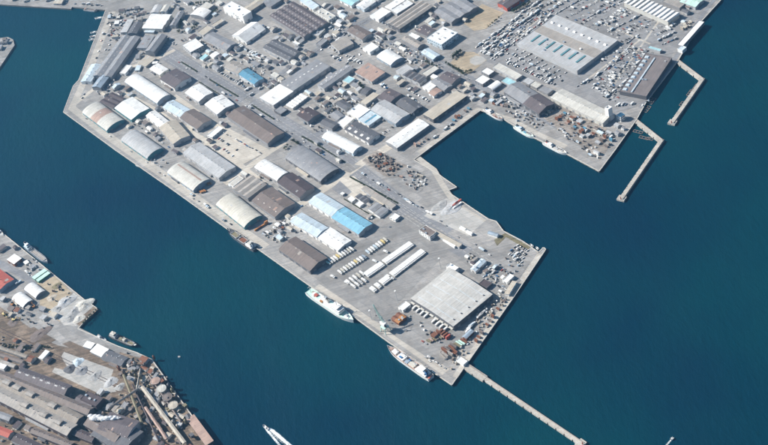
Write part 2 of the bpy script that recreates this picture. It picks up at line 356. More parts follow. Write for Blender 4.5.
def B(label, name, pts, h=7.0, kind='gable', rise=3.0, ax='A', roof='brown', wall='lgray', org=None, n=1, sky=None, vent=0, doors=True,
      door='gray', cat='warehouse', split=None, stripes=None, win=0, units=0, over=.5, group=None):
    if org is not None: pts = [c for i in range(0, 6, 2) for c in q(org, pts[i], pts[i + 1])]
    c, ang, Lx, Ly = rect(pts[0:2], pts[2:4], pts[4:6], h)
    root = thing(name, label, cat, (c.x, c.y, 0), ang, group)
    FOOT.append((c.x, c.y, ang, Lx / 2 + 1.5, Ly / 2 + 1.5))
    D, Ln = (Ly, Lx) if ax == 'A' else (Lx, Ly)
    pr = profile(kind, D, h, rise, n)
    wp = [(-D / 2, 0)] + pr + [(D / 2, 0)]
    if kind == 'flat':
        MB().box(-Lx / 2, Lx / 2, -Ly / 2, Ly / 2, 0, h - .3).build("wall", wallm(wall), root)
        rf = MB().box(-Lx / 2 + .3, Lx / 2 - .3, -Ly / 2 + .3, Ly / 2 - .3, h - .3, h - .05).build("roof", roofm(roof), root)
        p = MB(); tt = .35
        p.box(-Lx / 2, Lx / 2, -Ly / 2, -Ly / 2 + tt, h - .3, h + .5); p.box(-Lx / 2, Lx / 2, Ly / 2 - tt, Ly / 2, h - .3, h + .5)
        p.box(-Lx / 2, -Lx / 2 + tt, -Ly / 2 + tt, Ly / 2 - tt, h - .3, h + .5); p.box(Lx / 2 - tt, Lx / 2, -Ly / 2 + tt, Ly / 2 - tt, h - .3, h + .5)
        p.build("parapet", wallm(wall), root)
    else:
        MB().prism(wp, -Ln / 2 + over, Ln / 2 - over, ax).build("wall", wallm(wall), root)
        def sheet_roof(a0, a1, col, lift=.02, pname="roof", par=None):
            e = over
            top = [(y * (1 + 2 * e / D), z + .30 + lift) for y, z in pr]; bot = [(y * (1 + 2 * e / D), z + .06 + lift) for y, z in pr]
            return MB().prism(bot + top[::-1], a0, a1, ax).build(pname, roofm(col), par or root)
        if split:       # roof laid in lengths of different sheet
            a = -Ln / 2; rf = None
            for fr, colr in split:
                rf = sheet_roof(a, a + Ln * fr, colr, .02 if rf is None else .05, "roof"); a += Ln * fr
        else: rf = sheet_roof(-Ln / 2, Ln / 2, roof)
    P = (lambda a, y, z: (a, y, z)) if ax == 'A' else (lambda a, y, z: (y, a, z))
    def ztop(y):
        for (ya, za), (yb, zb) in zip(pr, pr[1:]):
            if ya <= y <= yb: return za + (zb - za) * (y - ya) / max(yb - ya, 1e-6), math.atan2(zb - za, yb - ya)
        return h, 0
    if sky:             # skylight panels: (count along, list of across positions -.5...5, length, width, colour)
        na, acr, sl, sw, sc_ = sky
        me = None
        for k in range(na):
            for y in acr:
                a = -Ln / 2 + Ln * (k + .5) / na; yy = y * D; z, sl_ang = ztop(yy)
                if me is None: me = MB().box(*((-sl / 2, sl / 2, -sw / 2, sw / 2) if ax == 'A' else (-sw / 2, sw / 2, -sl / 2, sl / 2)), 0, .3).mesh("skylight", roofm(sc_))
                o = link("skylight", me, rf, P(a, yy, z + .22))
                if ax == 'A': o.rotation_euler.x = sl_ang
                else: o.rotation_euler.y = -sl_ang
    if stripes:         # long skylight bands: (list of across positions, width, colour)
        acr, sw, sc_ = stripes
        for y in acr:
            z, sl_ang = ztop(y * D)
            o = MB().box(*((-Ln * .44, Ln * .44, -sw / 2, sw / 2) if ax == 'A' else (-sw / 2, sw / 2, -Ln * .44, Ln * .44)), .2, .5).build("skylight", roofm(sc_), rf)
            o.location = P(0, y * D, z + .02)
            if ax == 'A': o.rotation_euler.x = sl_ang
            else: o.rotation_euler.y = -sl_ang
    if vent and kind in ('gable', 'arch'):
        z = h + rise
        MB().prism([(-.9, z + .1), (-.9, z + 1.0), (0, z + 1.5), (.9, z + 1.0), (.9, z + .1)], -Ln * .45, Ln * .45, ax).build("ridge_vent", roofm('lgray'), rf)
    if kind in ('gable', 'arch', 'multi', 'mono') and Lx * Ly > 500 and cat != 'hall':
        rnd = random.Random(int(pts[0] * 31 + pts[1] * 17))
        for _ in range(rnd.randint(2, 5)):          # replaced roof sheets
            pw = rnd.uniform(1.5, 5); pl = D * rnd.uniform(.12, .3); yy = rnd.uniform(-.34, .34) * D; a = rnd.uniform(-.42, .42) * Ln
            z0, a0 = ztop(yy - pl / 2); z1, a1 = ztop(yy + pl / 2); z, sl_ang = ztop(yy)
            if abs(a0 - sl_ang) > .02 or abs(a1 - sl_ang) > .02: pl = min(pl, D / 16)
            o_ = MB().box(*((-pw / 2, pw / 2, -pl / 2, pl / 2) if ax == 'A' else (-pl / 2, pl / 2, -pw / 2, pw / 2)), 0, .1).build("roof_sheet", roofm(rnd.choice([roof, roof, 'lgray'] if sum(PAL[roof]) > 1.0 else [roof, 'warmgray', 'gray', 'pbrown', 'salmon'])), rf)
            o_.location = P(a, yy, z + .30)
            if ax == 'A': o_.rotation_euler.x = sl_ang
            else: o_.rotation_euler.y = -sl_ang
        if kind == 'gable' and rnd.random() < .75:  # row of turbine ventilators on the ridge
            me = MB().tube((0, 0, 0), (0, 0, 1.0), .7, 8, 0, .5).mesh("ventilator", wallm(rnd.choice(['lgray', 'gray', 'white'])))
            nv = max(3, int(Ln / 9))
            for k in range(nv): link("ventilator", me, rf, P(-Ln / 2 + Ln * (k + .5) / nv, 0, h + rise + .2))
        if kind in ('gable', 'arch'):               # gutters
            for sg_ in (-1, 1):
                yy = sg_ * (D / 2 + over + .12)
                MB().box(*((-Ln / 2, Ln / 2, yy - .14, yy + .14) if ax == 'A' else (yy - .14, yy + .14, -Ln / 2, Ln / 2)), h - .15, h + .12).build("gutter", wallm('gray'), rf)
        if ax == 'A' and rnd.random() < .45 and Lx > 30:   # lean-to along the lit side
            x0 = rnd.uniform(-.45, 0) * Lx; x1 = x0 + rnd.uniform(.2, .45) * Lx; dw = rnd.uniform(2.5, 4.5); y0 = -Ly / 2
            MB().prism([(y0 - dw, 0), (y0 - dw, 2.6), (y0 + .1, 3.4), (y0 + .1, 0)], x0, x1, 'A').build("annex", wallm(rnd.choice(['gray', 'lgray', 'offwhite'])), root)
            MB().prism([(y0 - dw - .3, 2.66), (y0 - dw - .3, 2.86), (y0 - .55, 3.5), (y0 - .55, 3.3)], x0 - .3, x1 + .3, 'A').build("annex_roof", roofm(rnd.choice(['gray', 'brown', 'lgray', 'beige', 'dgray'])), root)
    if doors:           # roller doors along the lit side, one or two in the end wall
        dh = min(4.2, h * .7); nd = max(1, int(Lx / 13)); me = MB().box(-2.1, 2.1, -.12, .12, 0, dh).mesh("door", wallm(door))
        e = over if (kind != 'flat' and ax == 'B') else 0
        for k in range(nd): link("door", me, root, (-Lx / 2 + Lx * (k + .5) / nd, -Ly / 2 + e - .05, .02))
        nd = max(1, int(Ly / 16)); me = MB().box(-.12, .12, -2.4, 2.4, 0, dh).mesh("door", wallm(door))
        e = over if (kind != 'flat' and ax == 'A') else 0
        for k in range(nd): link("door", me, root, (Lx / 2 - e + .05, -Ly / 2 + Ly * (k + .5) / nd, .02))
    if win:             # storeys of windows on both visible walls
        for s in range(win):
            z = h * (s + .45) / win; wh = min(1.5, h / win * .45)
            nw = max(2, int(Lx / 5)); me = MB().box(-1.2, 1.2, -.1, .1, 0, wh).mesh("window", GLASS)
            for k in range(nw): link("window", me, root, (-Lx / 2 + Lx * (k + .5) / nw, -Ly / 2 - .04 + (over if kind != 'flat' and ax == 'B' else 0), z))
            nw = max(2, int(Ly / 5)); me = MB().box(-.1, .1, -1.2, 1.2, 0, wh).mesh("window", GLASS)
            for k in range(nw): link("window", me, root, (Lx / 2 + .04 - (over if kind != 'flat' and ax == 'A' else 0), -Ly / 2 + Ly * (k + .5) / nw, z))
    for k in range(units):   # machinery on the roof
        a = random.uniform(-.4, .4) * Ln; y = random.uniform(-.38, .38) * D; z, _ = ztop(y)
        sx, sy, sz = random.uniform(1, 2.2), random.uniform(.8, 1.6), random.uniform(1, 2.0)
        o = MB().box(-sx, sx, -sy, sy, -.8, sz).build("roof_unit", wallm(random.choice(['lgray', 'white', 'bluegray'])), rf); o.location = P(a, y, z + .1)
    return root

Wh = 'warehouse'
# ---- upper left quay block, origin (60,0)
o = (60, 0)
B("white ribbed-roof shed at the head of the left quay", Wh, [465, 155, 575, 165, 615, 85], 8, 'multi', 1.6, 'A', 'white', 'offwhite', o, n=3)
B("narrow pale shed behind the white ribbed-roof shed, left of two", Wh, [513, 70, 552, 76, 562, 32], 6, 'gable', 2, 'B', 'lgray', 'white', o)
B("narrow pale shed behind the white ribbed-roof shed, right of two", Wh, [562, 66, 592, 70, 608, 32], 6, 'gable', 2, 'B', 'offwhite', 'white', o)
B("small grey flat-topped shed before the white ribbed-roof shed", Wh, [440, 265, 490, 275, 515, 205], 6, 'mono', 1, 'B', 'gray', 'lgray', o)
B("tall narrow grey shed casting a blue shadow in the upper left", Wh, [497, 282, 535, 300, 570, 202], 10, 'gable', 3, 'B', 'gray', 'gray', o)
B("long grey shed with small skylights along the left quay", Wh, [100.4, 74.5, 115.7, 79.9, 132.7, 38.6], 8, 'multi', 2.5, 'B', 'gray', 'gray', None, n=2, sky=(11, [-.35, -.12], 2.4, 1.4, 'offwhite'))
B("dark little shed with sloping roof near the left quay head", Wh, [388, 185, 432, 192, 450, 128], 8, 'gable', 2, 'B', 'dgray', 'gray', o)
B("pale lean-to shed left of the dark little shed", 'shed', [345, 180, 378, 184, 402, 112], 5, 'mono', 1, 'B', 'lgray', 'lgray', o, cat='shed')
B("low pale blue lean-to under the white ribbed-roof shed", 'shed', [470, 180, 520, 184, 535, 162], 3.5, 'mono', .6, 'B', 'lblue', 'lgray', o, cat='shed', doors=False)
B("small white box shed beside the long grey skylit shed", 'shed', [340, 405, 368, 415, 392, 368], 5, 'flat', 0, 'A', 'white', 'white', o, cat='shed')
B("pale blue quay shed on the left quay edge", Wh, [84, 81, 93, 83, 98.5, 65.5], 6, 'gable', 2, 'B', 'lblue', 'white', None, units=2)
B("grey-blue gabled shed at the end of the pale blue quay shed", Wh, [195, 92, 235, 108, 258, 40], 7, 'gable', 2.5, 'B', 'bluegray', 'gray', (60, 70))
B("narrow grey shed beside the tree-lined yard at the top", Wh, [72, 140, 98, 150, 118, 70], 7, 'gable', 2, 'B', 'gray', 'lgray', (160, 0))
B("small white shed in the triangle lot near the avenue", 'shed', [150, 69, 160, 75.5, 168, 69.5], 5, 'gable', 1.5, 'A', 'white', 'offwhite', None, cat='shed')
B("low tan shed on the triangle lot near the avenue", 'shed', [138, 63, 146, 67, 155, 59], 4, 'mono', .6, 'A', 'beige', 'lgray', None, cat='shed')
# ---- arch warehouses on the south-west quay
o = (60, 70)
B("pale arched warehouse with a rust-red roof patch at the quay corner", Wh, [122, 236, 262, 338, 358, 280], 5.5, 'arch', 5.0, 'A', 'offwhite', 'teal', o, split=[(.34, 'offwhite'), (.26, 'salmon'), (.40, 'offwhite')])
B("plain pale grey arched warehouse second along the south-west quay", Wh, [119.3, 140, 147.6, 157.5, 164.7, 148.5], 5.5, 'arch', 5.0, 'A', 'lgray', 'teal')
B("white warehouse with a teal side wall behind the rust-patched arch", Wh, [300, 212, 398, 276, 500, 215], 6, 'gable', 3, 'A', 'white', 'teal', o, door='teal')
B("cluster shed with dark patchy roof beside the rust-patched arch", Wh, [222, 178, 298, 214, 366, 160], 4.5, 'multi', 1.5, 'A', 'dbrown', 'gray', o, n=3)
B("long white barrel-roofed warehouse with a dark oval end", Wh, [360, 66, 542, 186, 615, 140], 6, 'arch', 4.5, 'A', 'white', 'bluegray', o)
o = (160, 70)
B("pale blue and white warehouse joined to a brown one", Wh, [20, 207, 112, 266, 165, 222], 6, 'gable', 3, 'A', 'lblue', 'white', o)
B("brown two-slope warehouse joined to the pale blue one", Wh, [112, 266, 207, 332, 282, 280], 7, 'gable', 3.5, 'A', 'brown', 'lgray', o)
B("white half of a warehouse above the debris-filled yard", Wh, [480, 255, 560, 322, 608, 290], 6, 'gable', 2.5, 'A', 'white', 'white', (60, 70))
B("beige half of the warehouse above the debris-filled yard", Wh, [2, 322, 72, 420, 158, 365], 7, 'gable', 3, 'A', 'beige', 'lgray', o, split=[(1, 'beige')])
B("white hip-roofed hall by the avenue, left of the two", Wh, [138, 127, 216, 177, 296, 127], 8, 'gable', 3.2, 'A', 'white', 'lgray', o)
B("white hip-roofed hall by the avenue, right of the two", Wh, [250, 192, 318, 250, 412, 192], 8, 'gable', 3.2, 'A', 'white', 'lgray', o)
B("dark brown warehouse with white side wall near the left avenue end", Wh, [160.9, 79, 174.4, 88.9, 189.6, 77.5], 8, 'gable', 3, 'A', 'pbrown', 'white')
B("huge brown two-tone warehouse along the avenue", Wh, [380, 257, 600, 415, 684, 350], 8, 'gable', 4, 'A', 'brown', 'gray', o, vent=0)
B("small white office beside the car lot", 'office_building', [262, 364, 290, 376, 352, 325], 4.5, 'flat', 0, 'A', 'white', 'white', o, cat='office', doors=False, win=1)
B("pale warehouse with curved grey-white roof on the back lane", Wh, [181.5, 153, 218.9, 177.5, 236.8, 167], 7, 'gable', 3, 'A', 'lgray', 'lgray')
B("arched warehouse with a rust-red stripe along its ridge", Wh, [166.5, 172.5, 193.4, 190.5, 210.5, 179.5], 5.5, 'arch', 4.8, 'A', 'offwhite', 'bluegray', None, stripes=([.12], 3, 'salmon'))
o = (200, 140)
B("grey-brown warehouse with ribs running across, by the white arch", Wh, [180, 272, 265, 327, 370, 247], 7, 'multi', 1.8, 'B', 'warmgray', 'gray', o, n=3)
B("white annex stuck to the ribbed grey-brown warehouse", 'shed', [158, 243, 186, 262, 240, 215], 4.5, 'flat', 0, 'A', 'offwhite', 'white', o, cat='shed')
B("brown gabled warehouse right of the ribbed grey-brown one", Wh, [287, 338, 418, 430, 530, 352], 7, 'gable', 4, 'A', 'brown', 'gray', o, sky=(4, [-.3], 2, 1.2, 'white'))
B("white barrel half of a long warehouse near the back lane", Wh, [305, 152, 430, 228, 490, 182], 7, 'arch', 3, 'A', 'white', 'lgray', o)
B("dark brown half of the long warehouse with the white barrel", Wh, [430, 236, 555, 322, 637, 266], 7, 'gable', 3.5, 'A', 'dbrown', 'gray', o)
B("big dark grey barrel-roofed warehouse below the avenue", Wh, [284.4, 157.5, 320.7, 181, 339.5, 169], 7, 'arch', 4, 'A', 'gray', 'dgray', None, split=[(1, 'gray')], sky=(6, [-.25], 2.2, 1.2, 'lgray'))
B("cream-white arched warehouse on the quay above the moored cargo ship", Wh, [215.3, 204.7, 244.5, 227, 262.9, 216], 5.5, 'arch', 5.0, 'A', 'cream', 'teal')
B("dark brown gabled warehouse on the quay beside the truck yard", Wh, [279, 249.2, 310.3, 271.3, 327.1, 258.1], 7.5, 'gable', 4.5, 'A', 'brown', 'dgray')
B("pale blue-white warehouse joined to the bright blue roof", Wh, [309, 202, 332, 217, 344, 206.8], 7, 'gable', 3, 'A', 'lblue', 'white')
B("bright blue-roofed warehouse facing the truck yard", Wh, [175, 97, 327, 192, 402, 133], 7, 'gable', 3, 'A', 'sky', 'lgray', (300, 200))
B("pale bluish half of the white twin warehouse beside the blue roof", Wh, [290.7, 221.6, 317, 237.5, 328, 228], 7, 'gable', 3, 'A', 'lblue', 'white')
B("bright white half of the twin warehouse beside the blue roof", Wh, [95, 207, 212, 283, 285, 226], 6, 'gable', 2, 'A', 'white', 'white', (300, 200))
# ---- fenced compound
o = (300, 140)
B("small grey-roofed shed in the fenced compound, nearer the blue roof", 'shed', [380, 385, 408, 405, 455, 365], 4, 'gable', 1.2, 'B', 'gray', 'white', o, cat='shed', doors=False)
B("small grey-roofed shed in the fenced compound, nearer the fence corner", 'shed', [412, 410, 443, 430, 490, 390], 4, 'gable', 1.2, 'B', 'gray', 'white', o, cat='shed', doors=False)
B("long narrow brown row shed along the compound fence", 'shed', [345, 272, 512, 385, 532, 366], 4, 'mono', .8, 'A', 'warmgray', 'lgray', o, cat='shed')
B("hut with white and dark striped roof in the fenced compound", 'shed', [305, 318, 358, 355, 388, 334], 4, 'multi', 1.2, 'B', 'dgray', 'white', o, n=3, cat='shed', doors=False)
B("little white hut beside the striped-roof hut", 'shed', [310, 355, 335, 372, 352, 355], 3.5, 'flat', 0, 'A', 'white', 'white', o, cat='shed', doors=False)
B("white L-shaped gate office at the truck yard corner", 'office_building', [497, 95, 530, 112, 558, 90], 4.5, 'flat', 0, 'A', 'white', 'white', (300, 200), cat='office', doors=False, win=1)
# ---- pier
o = (400, 200)
B("white-fronted pier office with a brown flat roof", 'office_building', [108, 168, 165, 208, 200, 178], 8, 'flat', 0, 'A', 'brown', 'white', o, cat='office', doors=False, win=2, units=2)
B("long low white annex right of the pier office", 'shed', [236, 218, 302, 262, 312, 254], 3.5, 'flat', 0, 'A', 'white', 'white', o, cat='shed', doors=False)
B("pale striped canopy behind the pier office", 'shed', [160, 170, 330, 262, 345, 250], 4.5, 'mono', .6, 'A', 'beige', 'lgray', o, cat='shed', doors=False)
B("great pale flat hall with five skylight bands on the pier", 'market_hall', [411.4, 298.6, 453.4, 327, 491.7, 294.1], 9, 'gable', 2.2, 'B', 'hall', 'dgray', None, cat='hall', door='gray',
  stripes=None)
B("white hut at the back corner of the great pale hall", 'shed', [366, 38, 415, 62, 440, 42], 6, 'flat', 0, 'A', 'white', 'white', (380, 260), cat='shed', doors=False)
B("white shed beside the orange plant by the great hall", 'shed', [98, 262, 128, 280, 172, 248], 4.5, 'flat', 0, 'A', 'white', 'white', (380, 260), cat='shed')
B("white and blue shed on the pier lot behind the great hall", 'shed', [390, 385, 418, 398, 482, 340], 5, 'gable', 1.6, 'B', 'lblue', 'white', o, cat='shed', units=2)
B("dark brown shed behind the great hall", 'shed', [106, 355, 150, 380, 178, 352], 4.5, 'flat', 0, 'A', 'dbrown', 'dgray', (460, 220), cat='shed', doors=False)
B("white box shed near the east quay of the pier", 'shed', [238, 335, 262, 350, 300, 312], 4.5, 'flat', 0, 'A', 'white', 'white', (460, 220), cat='shed')
B("pale lean-to left of the rusty stack on the east quay", 'shed', [258, 410, 278, 422, 306, 345], 4, 'mono', .6, 'B', 'beige', 'white', (460, 220), cat='shed', doors=False)
B("navy and white quay hut at the inner basin edge", 'shed', [152, 75, 208, 92, 218, 78], 4, 'gable', 1.4, 'A', 'bluegray', 'white', (460, 220), cat='shed', doors=False)
B("white freight shed beside the gravel lot, first of a pair", 'shed', [330, 150, 360, 168, 366, 160], 4, 'flat', 0, 'A', 'white', 'white', o, cat='shed', doors=False)
B("white freight shed beside the gravel lot, second of the pair", 'shed', [365, 172, 398, 192, 404, 184], 4, 'flat', 0, 'A', 'white', 'white', o, cat='shed', doors=False)
B("small white kiosk at the root of the long lower breakwater", 'shed', [478, 280, 520, 305, 545, 285], 4, 'flat', 0, 'A', 'white', 'white', (370, 310), cat='shed', doors=False)
B("blue-topped shed below the great hall end", 'shed', [515, 150, 535, 162, 578, 118], 4.5, 'gable', 1.2, 'B', 'bluegray', 'rust', (370, 310), cat='shed', doors=False)
# ---- top middle, origin (160,0)
o = (160, 0)
B("small white vaulted shed among trees at the top", Wh, [170, 84, 245, 102, 285, 62], 6, 'arch', 3, 'B', 'white', 'gray', o)
B("little flat shed with pale roof behind the white cubic block", 'shed', [285, 140, 303, 152, 357, 116], 4.5, 'flat', 0, 'A', 'beige', 'lgray', o, cat='shed')
B("tall white cubic block with small windows", 'cold_store', [223.5, 6.7, 242.9, 17.5, 250.5, 11.7], 15, 'flat', 0, 'A', 'white', 'white', None, cat='cold store', units=5, win=0)
B("white steep-roofed hall with a shaded blue flank beside the cubic block", Wh, [231.5, 36, 246, 42.5, 266, 29], 5.5, 'gable', 8, 'B', 'white', 'white', None, vent=0)
B("grey two-slope warehouse between the white halls", Wh, [240, 216, 370, 282, 425, 242], 7, 'gable', 3, 'A', 'gray', 'lgray', o)
B("pinkish flat annex at the end of the grey two-slope warehouse", 'shed', [212, 182, 243, 202, 290, 158], 6, 'flat', 0, 'A', 'beige', 'lgray', o, cat='shed')
B("white square building with shaded skirt by the avenue", 'office_building', [118, 252, 170, 290, 248, 254], 8, 'flat', 0, 'A', 'white', 'lgray', o, cat='office', win=2, doors=False)
B("small white hut on the lot by the avenue", 'shed', [280, 310, 300, 325, 330, 300], 4, 'gable', 1.2, 'A', 'white', 'white', o, cat='shed', doors=False)
B("tiny turquoise-roofed hut on the lot by the avenue", 'shed', [222, 325, 240, 335, 268, 312], 3.5, 'mono', .5, 'A', 'cyan', 'white', o, cat='shed', doors=False)
B("grey half of the warehouse with the turquoise-blue end", Wh, [355, 375, 435, 412, 490, 374], 6.5, 'gable', 2.5, 'A', 'warmgray', 'lgray', o)
B("turquoise-blue half of the grey warehouse", Wh, [437, 413, 525, 470, 577, 438], 6.5, 'gable', 2.5, 'A', 'blue', 'lblue', o)
B("dark warehouse with dotted skylights under the sawtooth works", Wh, [262.7, 47.6, 288.7, 60.4, 300.6, 52.1], 7, 'multi', 2, 'A', 'dgray', 'lgray', None, n=2, sky=(7, [-.3, 0.2], 1.6, 1.2, 'lgray'))
B("long beige-roofed shed at the top edge beside the cubic block", Wh, [243, 9, 249, 12.5, 270, -2], 6, 'gable', 2, 'B', 'beige', 'lgray')
# ---- origin (260,0)
o = (260, 0)
B("wide dark brown works with rows of white skylights", 'factory', [48, 88, 245, 205, 385, 128], 8, 'multi', 2.2, 'A', 'pbrown', 'gray', o, n=4, sky=(12, [-.44, -.31, -.19, -.06, .06, .19, .31], 2.2, 1.8, 'lgray'), cat='factory')
B("pale blue shed behind the wide dark works", Wh, [222, 5, 296, 55, 330, 36], 6, 'mono', 1.2, 'A', 'lblue', 'white', o)
B("off-white flat building right of the wide dark works", 'office_building', [298, 68, 382, 112, 426, 90], 6, 'flat', 0, 'A', 'offwhite', 'white', o, cat='office', units=5, doors=False, win=1)
B("cluttered pale shed below the off-white flat building", 'shed', [300, 190, 330, 205, 352, 165], 5, 'flat', 0, 'A', 'lgray', 'offwhite', o, cat='shed', units=3)
B("small dark shed casting a blue shadow near the crossroads", 'shed', [315, 245, 340, 258, 376, 222], 6, 'flat', 0, 'A', 'gray', 'gray', o, cat='shed')
B("grey flat warehouse at the crossroads right of the dark works", Wh, [395, 242, 440, 285, 520, 244], 7, 'mono', .8, 'A', 'warmgray', 'lgray', o)
B("small brown gabled warehouse at the upper crossroads", Wh, [485, 172, 570, 222, 622, 188], 6.5, 'gable', 2.6, 'A', 'brown', 'lgray', o)
B("white flat building below the brown gabled one at the crossroads", Wh, [570, 266, 612, 292, 662, 262], 6.5, 'flat', 0, 'A', 'white', 'white', o)
B("long grey warehouse roof dotted with white skylights", Wh, [280.7, 83.5, 293.2, 91.8, 329.4, 66.7], 7, 'mono', .8, 'B', 'gray', 'lgray', None, sky=(9, [-.05], 3.4, 2, 'white'))
B("white end section of the long skylight-dotted warehouse", Wh, [260, 97.8, 273.3, 106, 293, 91.8], 6.6, 'mono', .8, 'B', 'white', 'lgray')
B("narrow grey warehouse parallel to the skylight-dotted one", Wh, [317.5, 85.3, 324, 89.2, 353.4, 68.3], 7, 'gable', 1.4, 'B', 'gray', 'lgray', None, sky=(6, [-.25], 3, 1.6, 'white'))
B("salmon-roofed warehouse below the middle crossroads", Wh, [355, 72, 372, 82, 385, 73], 6, 'mono', 1, 'A', 'salmon', 'lgray')
# ---- origin (260,70)
o = (260, 70)
B("row of pale garages with white roofs beside the skylight-dotted warehouse", 'shed', [150, 195, 185, 218, 262, 150], 4, 'multi', .8, 'A', 'white', 'lgray', o, n=6, cat='shed', doors=False)
B("small dark-edged kiosk near the avenue", 'shed', [78, 225, 115, 248, 152, 222], 4.5, 'flat', 0, 'A', 'gray', 'dgray', o, cat='shed', doors=False)
B("dark brown gabled house-like shed in the cluttered block", Wh, [212, 250, 268, 295, 325, 245], 7, 'gable', 2.6, 'A', 'dbrown', 'gray', o)
B("dark shed left of the white barrel warehouse in the cluttered block", Wh, [335, 295, 402, 330, 435, 300], 6, 'gable', 2, 'A', 'dgray', 'gray', o)
B("dark brown-roofed shed in the middle of the cluttered block", Wh, [418, 190, 475, 222, 513, 198], 5.5, 'gable', 2, 'A', 'dgray', 'lgray', o)
B("grey hipped shed below the dark one in the cluttered block", Wh, [385, 250, 430, 280, 475, 258], 5, 'gable', 1.8, 'A', 'gray', 'gray', o)
B("turquoise-trimmed hut at the cluttered block's upper corner", 'shed', [462, 60, 495, 78, 525, 48], 4.5, 'flat', 0, 'A', 'cyan', 'white', o, cat='shed', doors=False)
B("small dark workshop among trees in the cluttered block", 'shed', [560, 125, 590, 140, 620, 105], 4.5, 'gable', 1.5, 'A', 'dgray', 'gray', o, cat='shed')
B("white barrel-roofed warehouse facing the avenue crossing", Wh, [352, 375, 520, 470, 560, 428], 6, 'arch', 3.5, 'A', 'white', 'lblue', o)
B("white flat section with blue courtyard edge in the cluttered block", Wh, [484, 236, 548, 272, 612, 222], 6, 'flat', 0, 'A', 'white', 'white', o, units=1)
B("pale shed with bright blue roof strip beside the white flat section", Wh, [552, 278, 605, 318, 668, 262], 5, 'mono', .8, 'B', 'lblue', 'white', o, stripes=([.1], 4, 'blue'))
B("white lean-to at the foot of the white flat section", 'shed', [430, 298, 470, 322, 515, 272], 4.5, 'flat', 0, 'A', 'white', 'white', o, cat='shed')
B("dark-roofed shed with a white patched skylight strip", Wh, [475, 330, 605, 408, 662, 358], 6, 'gable', 2.2, 'A', 'dgray', 'white', o, sky=(4, [-.28], 5, 4.5, 'white'))
B("low tan workshop with a long lit wall right of the trees", Wh, [562, 180, 590, 198, 660, 140], 5, 'mono', .8, 'B', 'beige', 'lgray', o)
# ---- origin (360,0)
o = (360, 0)
B("white shed cut by the upper picture edge above the crossroads", Wh, [-22, 32, 22, 55, 88, 8], 6, 'gable', 2, 'B', 'white', 'lblue', o)
B("white flat depot at the upper crossroads", Wh, [60, 86, 105, 115, 165, 66], 6, 'flat', 0, 'A', 'white', 'white', o)
B("long white warehouse with a dark slit along its roof", Wh, [140, 40, 205, 80, 292, 20], 7, 'gable', 1.6, 'B', 'white', 'lgray', o, stripes=([.04], 1.6, 'dgray'))
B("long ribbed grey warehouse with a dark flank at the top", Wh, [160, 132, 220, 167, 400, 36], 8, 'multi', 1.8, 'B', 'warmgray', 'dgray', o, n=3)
B("wide dark grey works beside the sandy lot", 'factory', [412, 66, 510, 126, 655, 40], 8, 'multi', 2, 'A', 'gray', 'gray', o, n=3, cat='factory')
B("small dark brown shed left of the tall white depot", Wh, [312, 172, 375, 203, 422, 168], 5.5, 'gable', 1.8, 'A', 'pbrown', 'gray', o)
B("tall white depot with a dark window band, by the park", 'cold_store', [375, 212, 455, 252, 540, 184], 11, 'flat', 0, 'A', 'white', 'lblue', o, cat='cold store', win=2, units=6)
B("low white office in front of the dark brown shed", 'office_building', [258, 202, 308, 224, 336, 204], 5, 'flat', 0, 'A', 'white', 'white', o, cat='office', doors=False, win=1)
B("grey-brown gabled warehouse along the harbour road", Wh, [235, 218, 322, 270, 352, 246], 6, 'gable', 2.2, 'A', 'warmgray', 'gray', o)
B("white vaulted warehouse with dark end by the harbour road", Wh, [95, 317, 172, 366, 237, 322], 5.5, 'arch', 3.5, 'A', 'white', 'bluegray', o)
B("pale blue gabled shop beside the park road", Wh, [340, 292, 408, 333, 446, 308], 5, 'gable', 2, 'A', 'lblue', 'bluegray', o)
B("pale grey square warehouse beside the salmon roof", Wh, [200, 392, 245, 422, 300, 385], 6, 'flat', 0, 'A', 'lgray', 'lgray', o)
B("dark ridged warehouse attached to the pale grey square one", Wh, [403, 75.4, 419.3, 84, 426, 78], 6.5, 'multi', 1.6, 'B', 'dgray', 'lgray', None, n=4)
B("small white-roofed shop near the park corner", Wh, [345, 410, 372, 428, 440, 382], 5, 'flat', 0, 'A', 'offwhite', 'gray', o)
B("wide dull brown shed at the lower park road", Wh, [446, 435, 515, 474, 552, 432], 6.5, 'gable', 2.2, 'A', 'pbrown', 'gray', o)
B("narrow pale shed at the top edge left of the sandy lot", Wh, [535, 15, 560, 30, 600, -5], 6, 'gable', 2, 'B', 'lgray', 'lgray', o)
# ---- origin (360,70)
o = (360, 70)
B("grey gabled warehouse behind the dull brown shed", Wh, [395, 66, 470, 115, 515, 88], 6, 'gable', 2, 'A', 'gray', 'gray', o)
B("white block with a brown-topped annex in the paved yard", Wh, [352, 92, 388, 118, 430, 82], 5.5, 'flat', 0, 'A', 'white', 'white', o)
B("low brown-roofed annex under the white yard block", 'shed', [385, 128, 412, 150, 452, 118], 5, 'gable', 1.4, 'A', 'salmon', 'white', o, cat='shed')
B("dark brown twin-roofed warehouse in the central block", Wh, [100, 155, 165, 190, 228, 135], 6.5, 'gable', 2.4, 'A', 'pbrown', 'gray', o)
B("dark grey gabled warehouse in front of the silo tank", Wh, [195, 185, 290, 240, 352, 205], 6.5, 'gable', 2.6, 'A', 'dgray', 'dgray', o)
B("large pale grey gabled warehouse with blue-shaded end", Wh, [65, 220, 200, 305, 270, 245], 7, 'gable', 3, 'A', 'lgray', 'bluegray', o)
B("long beige warehouse beside the fishing quay", Wh, [355, 248, 408, 282, 590, 146], 7, 'mono', 1, 'B', 'beige', 'dgray', o)
B("long white warehouse at the basin's inner corner", Wh, [145, 400, 205, 436, 385, 306], 7, 'gable', 1.8, 'B', 'white', 'gray', o)
